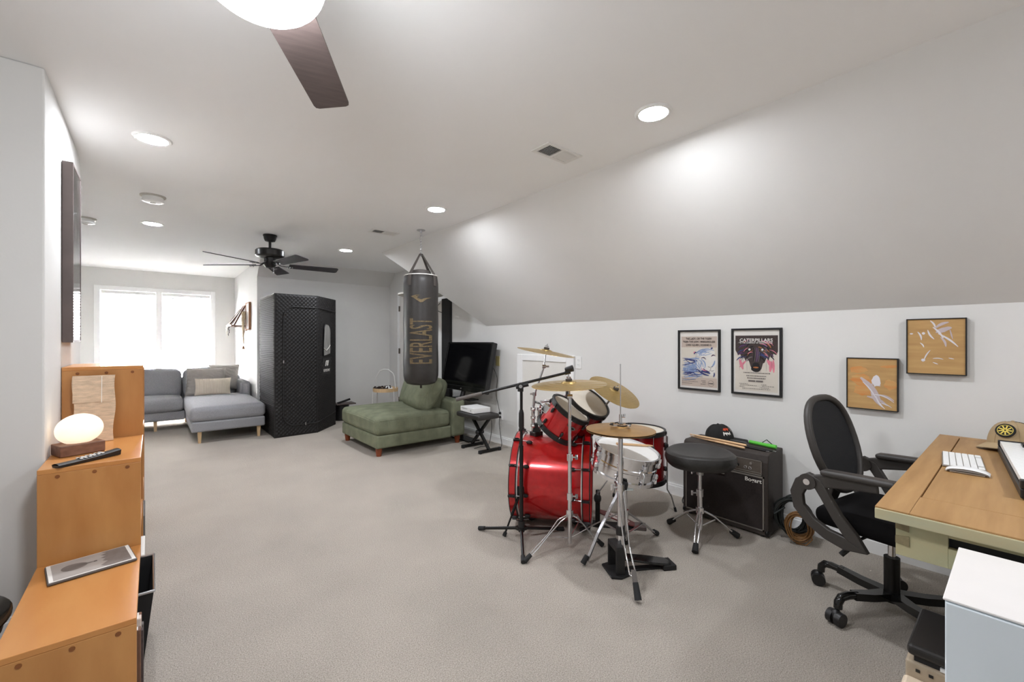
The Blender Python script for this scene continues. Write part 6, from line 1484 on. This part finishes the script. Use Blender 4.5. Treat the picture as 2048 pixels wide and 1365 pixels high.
# computer keyboard
kp = [on(1887, 932, Z=.768), on(1886, 905, Z=.768), on(1961, 910, Z=.768), on(1968, 938, Z=.768)]
kx = (kp[1] - kp[0]).normalized(); kc = Vector(((kp[0][0] + kp[1][0] + kp[2][0] + kp[3][0]) / 4, (kp[0][1] + kp[1][1] + kp[2][1] + kp[3][1]) / 4, DZ))
T = thing('computer_keyboard', 'compact white computer keyboard on the desk', 'keyboard', kc)
Ak = frm(kc, (kx[0], kx[1], 0), (-kx[1], kx[0], 0))
b = MB(); b.box((0, 0, .004), (.284, .117, .006), Ak); b.build('case', 'silver', T, world=True, bevel=.002)
k0 = None
for r in range(6):
    n = 13 if r else 5
    for c in range(n):
        wk = .0195 if r else (.0195 if c != 2 else .19)
        x = -.131 + c * .0218 if r else (-.131 + c * .0218 if c < 2 else (-.131 + .0436 + .095 - .0095 if c == 2 else .131 - (4 - c) * .0218))
        y = (r - 2.5) * .0188
        if wk < .1:
            if k0 is None: b = MB(); b.box((0, 0, .0085), (wk, .0165, .003)); k0 = b.build('key', 'white_plastic', T, bevel=.0008); o = k0
            else: o = dup(k0, T)
        else: b = MB(); b.box((0, 0, .0085), (.165, .0165, .003)); o = b.build('space_bar', 'white_plastic', T, bevel=.0008)
        o.matrix_local = MW[T.name].inverted() @ Ak @ Matrix.Translation((x if wk < .1 else -.0, y, 0))
# mouse
mc = (on(1892, 941, Z=DZ + .006) + on(1978, 951, Z=DZ + .006)) / 2; mc = Vector((mc[0] + .022, mc[1], DZ)); T = thing('computer_mouse', 'slim white computer mouse in front of the keyboard', 'mouse', mc)
Am = frm(mc, (0, -1, 0), (1, 0, 0))
def mo(u, v):
    x = (u - .5) * .114; y = (v - .5) * .058; return (x, y * (1 - .12 * abs(2 * u - 1) ** 3), .006 + .017 * max(0, 1 - (2 * u - 1) ** 2) ** .7 * (1 - .25 * (2 * v - 1) ** 2))
b = MB(); b.surf(mo, 18, 8, Am); b.surf(lambda u, v: (lambda p: (p[0] * .98, p[1] * .9, min(p[2] - .004, .004 + .55 * (p[2] - .006))))(mo(1 - u, v)), 18, 8, Am); b.build('shell', 'white_gloss', T, world=True, smooth=60)
b = MB(); b.box((0, 0, .003), (.09, .048, .005), Am); b.build('base', 'silver', T, world=True, bevel=.001)
# piano controller
PX0, PX1, PY = 2.06, 2.84, .041
T = thing('piano_controller', 'black piano-style keyboard controller with white keys on the desk', 'keyboard', ((PX0 + PX1) / 2, PY - .13, DZ))
b = MB(); b.bx(PX0, PX1, PY - .28, PY, DZ + .004, DZ + .035); b.build('case_bottom', 'black_plastic', T, world=True, bevel=.004)
b = MB(); b.bx(PX0, PX0 + .03, PY - .28, PY, DZ + .035, DZ + .06); b.bx(PX1 - .02, PX1, PY - .28, PY, DZ + .035, DZ + .06); b.bx(PX0 + .03, PX1 - .02, PY - .28, PY - .15, DZ + .035, DZ + .062); b.build('case_top', 'black_plastic', T, world=True, bevel=.003)
nk = 29; kw = (PX1 - .02 - PX0 - .03) / nk; w0 = bk = None
for i in range(nk):
    if w0 is None: b = MB(); b.box((0, 0, 0), (kw - .001, .145, .018)); w0 = b.build('white_key', 'white_gloss', T, bevel=.0012); o = w0
    else: o = dup(w0, T)
    o.location = Vector((PX0 + .03 + kw * (i + .5), PY - .078, DZ + .048)) - T.location
    if i % 7 not in (2, 6) and i < nk - 1:
        if bk is None: b = MB(); b.box((0, 0, 0), (.011, .09, .014)); bk = b.build('black_key', 'black_gloss', T, bevel=.0015); o = bk
        else: o = dup(bk, T)
        o.location = Vector((PX0 + .03 + kw * (i + 1), PY - .105, DZ + .063)) - T.location
for x in (PX0 + .05, PX1 - .05):
    for y in (PY - .25, PY - .03): b = MB(); b.cyl((x, y, DZ), (x, y, DZ + .006), .012, n=10); b.build('foot', 'rubber', T, world=True)
T.rotation_euler = (0, 0, R_(4.9))
# tan cap
def emb_tan(T, crown):
    b = MB(); c0 = Vector(crown(-.012, .42)); nrm = Vector((.8, -.08, .45)).normalized(); A = axf(c0 * 1.012 + nrm * .004, nrm)
    b.lathe([(.001, .003), (.031, .003), (.033, .0)], A, 28); o = b.build('round_patch', 'cap_black', T, smooth=40)
    b = MB()
    for i in range(9):
        a = 2 * math.pi * i / 9
        b.add([A @ Vector(p) for p in ((.004 * math.cos(a - .6), .004 * math.sin(a - .6), .0038), (.021 * math.cos(a - .14), .021 * math.sin(a - .14), .0038), (.023 * math.cos(a + .1), .023 * math.sin(a + .1), .0038), (.004 * math.cos(a + .6), .004 * math.sin(a + .6), .0038))], [(0, 1, 2, 3)])
    b.lathe([(.0235, .0036), (.0255, .0036)], A, 28, cap=False); b.build('emblem', 'yellow', o)
    b = MB(); b.ell((-.05, 0, .06), (.055, .07, .055)); b.build('rear_mesh', 'cap_black', T, smooth=60)
cap('baseball_cap', 'tan baseball cap with a round black and yellow patch on the desk', (3.02, .035, DZ + .001), R_(170), 'cap_tan', emb_tan)
# white cabinet beside the desk
CX0, CX1, CY0, CY1, CZ = 1.252, 1.588, -.40, .108, .72
T = thing('drawer_cabinet', 'white cabinet with a pale front standing at the desk end', 'cabinet', ((CX0 + CX1) / 2, (CY0 + CY1) / 2, 0))
b = MB(); b.bx(CX0 + .004, CX1, CY0, CY1 - .003, .02, CZ - .005); b.build('body', 'cabinet_blue', T, world=True, bevel=.002)
b = MB(); b.bx(CX0, CX1 + .002, CY0 - .002, CY1, CZ - .005, CZ); b.build('top_board', 'cabinet_top', T, world=True, bevel=.002)
for k in range(2):
    b = MB(); z0_ = .02 + k * .348; b.bx(CX0 - .004, CX0 + .004, CY0 + .002, CY1 - .004, z0_, z0_ + .345); b.build('drawer_front', 'cabinet_blue', T, world=True, bevel=.002)
b = MB(); b.bx(CX0 + .02, CX1 - .02, CY0 + .02, CY1 - .02, 0, .02); b.build('plinth', 'cabinet_top', T, world=True)
# printer under the desk corner
T = thing('printer', 'beige and black printer on the floor under the desk', 'printer', (1.93, .02, 0))
PRX0, PRX1, PRY0, PRY1 = 1.85, 2.14, -.2, .245
b = MB(); b.bx(PRX0, PRX1, PRY0, PRY1, .005, .232); b.build('body', 'printer_beige', T, world=True, bevel=.008, seg=3)
b = MB(); b.bx(PRX0 - .004, PRX1, PRY0, PRY1 - .004, .25, .285); b.build('scanner_lid', 'printer_black', T, world=True, bevel=.012, seg=3)
b = MB(); b.bx(PRX0 + .01, PRX1 - .01, PRY0 + .01, PRY1 - .02, .23, .252); b.build('scanner_bed', 'black_matte', T, world=True)
b = MB(); b.bx(PRX0 - .001, PRX0 + .02, PRY0 + .03, PRY1 - .08, .236, .245); b.build('paper_strip', 'white_gloss', T, world=True)
b = MB(); b.bx(PRX0 - .05, PRX0 + .004, PRY0 + .02, PRY1 + .004, .10, .185); b.build('output_tray', 'printer_tray', T, world=True, bevel=.012, seg=3)
b = MB(); b.bx(PRX0 - .03, PRX0 + .01, PRY0 + .05, PRY1 - .03, .001, .1); b.build('paper_cassette', 'printer_beige', T, world=True, bevel=.004)
for y in (PRY1 - .03, PRY1 - .06): b = MB(); b.bx(PRX0 - .003, PRX0 + .001, y - .005, y + .005, .205, .213); b.build('indicator', 'black_matte', T, world=True)

# ================================================================== office chair
T = thing('office_chair', 'black mesh-backed office chair on casters pulled up to the desk', 'chair', (2.572, .385, 0), R_(-10))
# local frame: the chair faces -Y
for k in range(5):
    a = R_(88.5 + 72 * k); dr = Vector((math.cos(a), math.sin(a), 0)); sd = Vector((-dr[1], dr[0], 0))
    b = MB(); b.ribbon([dr * .02 + UV * .10, dr * .12 + UV * .105, dr * .21 + UV * .118], [.05, .042, .034], .032, sd); b.tube([dr * .19 + UV * .117, dr * .24 + UV * .12, dr * .272 + UV * .115, dr * .288 + UV * .095, dr * .29 + UV * .07], .017, 10); lg = b.build('base_leg', 'black_gloss', T, smooth=50)
    c = dr * .29; b = MB(); b.cyl(c + UV * .055, c + UV * .085, .008, n=8)
    ca_ = R_(30 + 50 * k); wd = Vector((math.cos(ca_), math.sin(ca_), 0)); hc_ = c + UV * .031 + Vector((-wd[1], wd[0], 0)) * .012
    for s_ in (-1, 1): b.cyl(hc_ + wd * s_ * .006, hc_ + wd * s_ * .029, .0305, .0295, 18)
    b.ell(tuple(hc_ + UV * .012), (.022, .022, .026)); b.build('caster', 'black_plastic', lg, smooth=50)
b = MB(); b.cyl((0, 0, .07), (0, 0, .27), .029, n=20); b.build('column_sleeve', 'black_metal', T, smooth=50)
b = MB(); b.cyl((0, 0, .27), (0, 0, .375), .0145, n=16); b.build('gas_lift', 'chrome', T, smooth=50)
b = MB(); b.box((0, .0, .385), (.16, .2, .035)); b.build('mechanism', 'black_metal', T, bevel=.006)
b = MB(); b.tube([(-.07, .03, .385), (-.15, .06, .36), (-.2, .09, .315)], .006, 8); b.tube([(-.185, .08, .33), (-.225, .105, .29)], .011, 10); b.build('height_lever', 'black_plastic', T, smooth=50)
b = MB(); b.cush((0, -.02, .44), (.47, .46, .08), .036, (.01, .015, .012)); b.build('seat', 'seat_fabric', T, smooth=60)
b = MB(); b.prism([(-.2, -.2), (.2, -.2), (.2, .2), (-.2, .2)], .39, .405); b.build('seat_pan', 'black_plastic', T, bevel=.01)
# backrest: frame outline bent backwards
def bk(x, t):      # t 0 bottom .. 1 top ; returns y, z
    z = .53 + .43 * t; y = .165 + .015 * math.sin(math.pi * t) + .125 * t ** 1.2 - .35 * x * x * .6
    return y, z
out = []
N_ = 40
for i in range(N_):
    a = 2 * math.pi * i / N_; sx_ = math.cos(a); sz = math.sin(a)
    x = .205 * (abs(sx_) ** .75) * (1 if sx_ > 0 else -1) * (1 - .18 * max(0, -sz) ** 1.5); t = .5 + .5 * (abs(sz) ** .85) * (1 if sz > 0 else -1)
    y, z = bk(x, t); out.append(Vector((x, y, z)))
b = MB(); b.tube(out, .017, 10, True); b.build('back_frame', 'chair_plastic', T, smooth=60)
b = MB(); ctr = Vector((0, bk(0, .5)[0], bk(0, .5)[1]))
def mesh(u, v):
    i = u * N_; i0 = int(i) % N_; i1 = (i0 + 1) % N_; p = out[i0].lerp(out[i1], i - int(i)); q = ctr + (p - ctr) * v
    t = (q[2] - .53) / .43; return (q[0], bk(q[0], max(0, min(1, t)))[0], q[2])
b.surf(mesh, N_, 10); b.surf(lambda u, v: tuple(Vector(mesh(1 - u, v)) + Vector((0, .006, 0))), N_, 10); b.build('back_mesh', 'mesh_back', T, smooth=60)
b = MB(); b.ribbon([(0, .02, .395), (0, .2, .395), (0, .245, .43), (0, .225, .5), (0, .2, .58)], [.07, .07, .08, .1, .14], .02, (1, 0, 0)); b.build('back_support', 'chair_plastic', T, bevel=.005)
# loop arms, one mesh each side, with pivot and pad
for s_ in (-1, 1):
    xa = s_ * .28
    lp = [(.04, .375), (.10, .37), (.17, .385), (.235, .42), (.285, .475), (.295, .535), (.275, .585), (.24, .615), (.205, .60), (.175, .55), (.13, .475), (.075, .405)]
    b = MB(); P = [Vector((xa, y - .035, z)) for y, z in lp]; n = len(P)
    w_ = [.06, .056, .05, .048, .05, .054, .058, .056, .046, .042, .044, .052]
    vs = []; fs = []
    c_ = sum(P, Vector()) / n
    for i in range(n):
        t = (P[(i + 1) % n] - P[i - 1]).normalized(); nn = Vector((0, -t[2], t[1]))
        for q, e in ((-1, -1), (1, -1), (1, 1), (-1, 1)): vs.append(P[i] + nn * q * w_[i] / 2 + Vector((e * .013, 0, 0)))
    for i in range(n):
        j = (i + 1) % n
        for k in range(4): k2 = (k + 1) % 4; fs.append((i * 4 + k, i * 4 + k2, j * 4 + k2, j * 4 + k))
    b.add(vs, fs); arm = b.build('arm_bracket', 'chair_plastic', T, smooth=50, bevel=.004)
    b = MB(); b.cyl((xa - .02, .21, .60), (xa + .02, .21, .60), .036, n=24); b.build('arm_pivot', 'chair_plastic', arm, smooth=40)
    b = MB(); b.cyl((xa + s_ * .02, .21, .60), (xa + s_ * .024, .21, .60), .014, n=16); b.build('pivot_bolt', 'chrome', arm, smooth=40)
    b = MB(); b.ribbon([(xa, .205, .60), (xa, .13, .622), (xa, .04, .64), (xa, -.05, .65)], [.022, .02, .018, .016], .06, (1, 0, 0))
    b.v = [Vector((v[0], v[1], v[2])) for v in b.v]; b.build('arm_rail', 'chair_plastic', T, bevel=.006)
    b = MB(); b.cush((0, 0, 0), (.06, .27, .024), .011, (0, 0, .003), Matrix.Translation((xa, .02, .665)) @ Matrix.Rotation(R_(-3), 4, 'X')); b.build('arm_pad', 'chair_plastic', T, smooth=60)
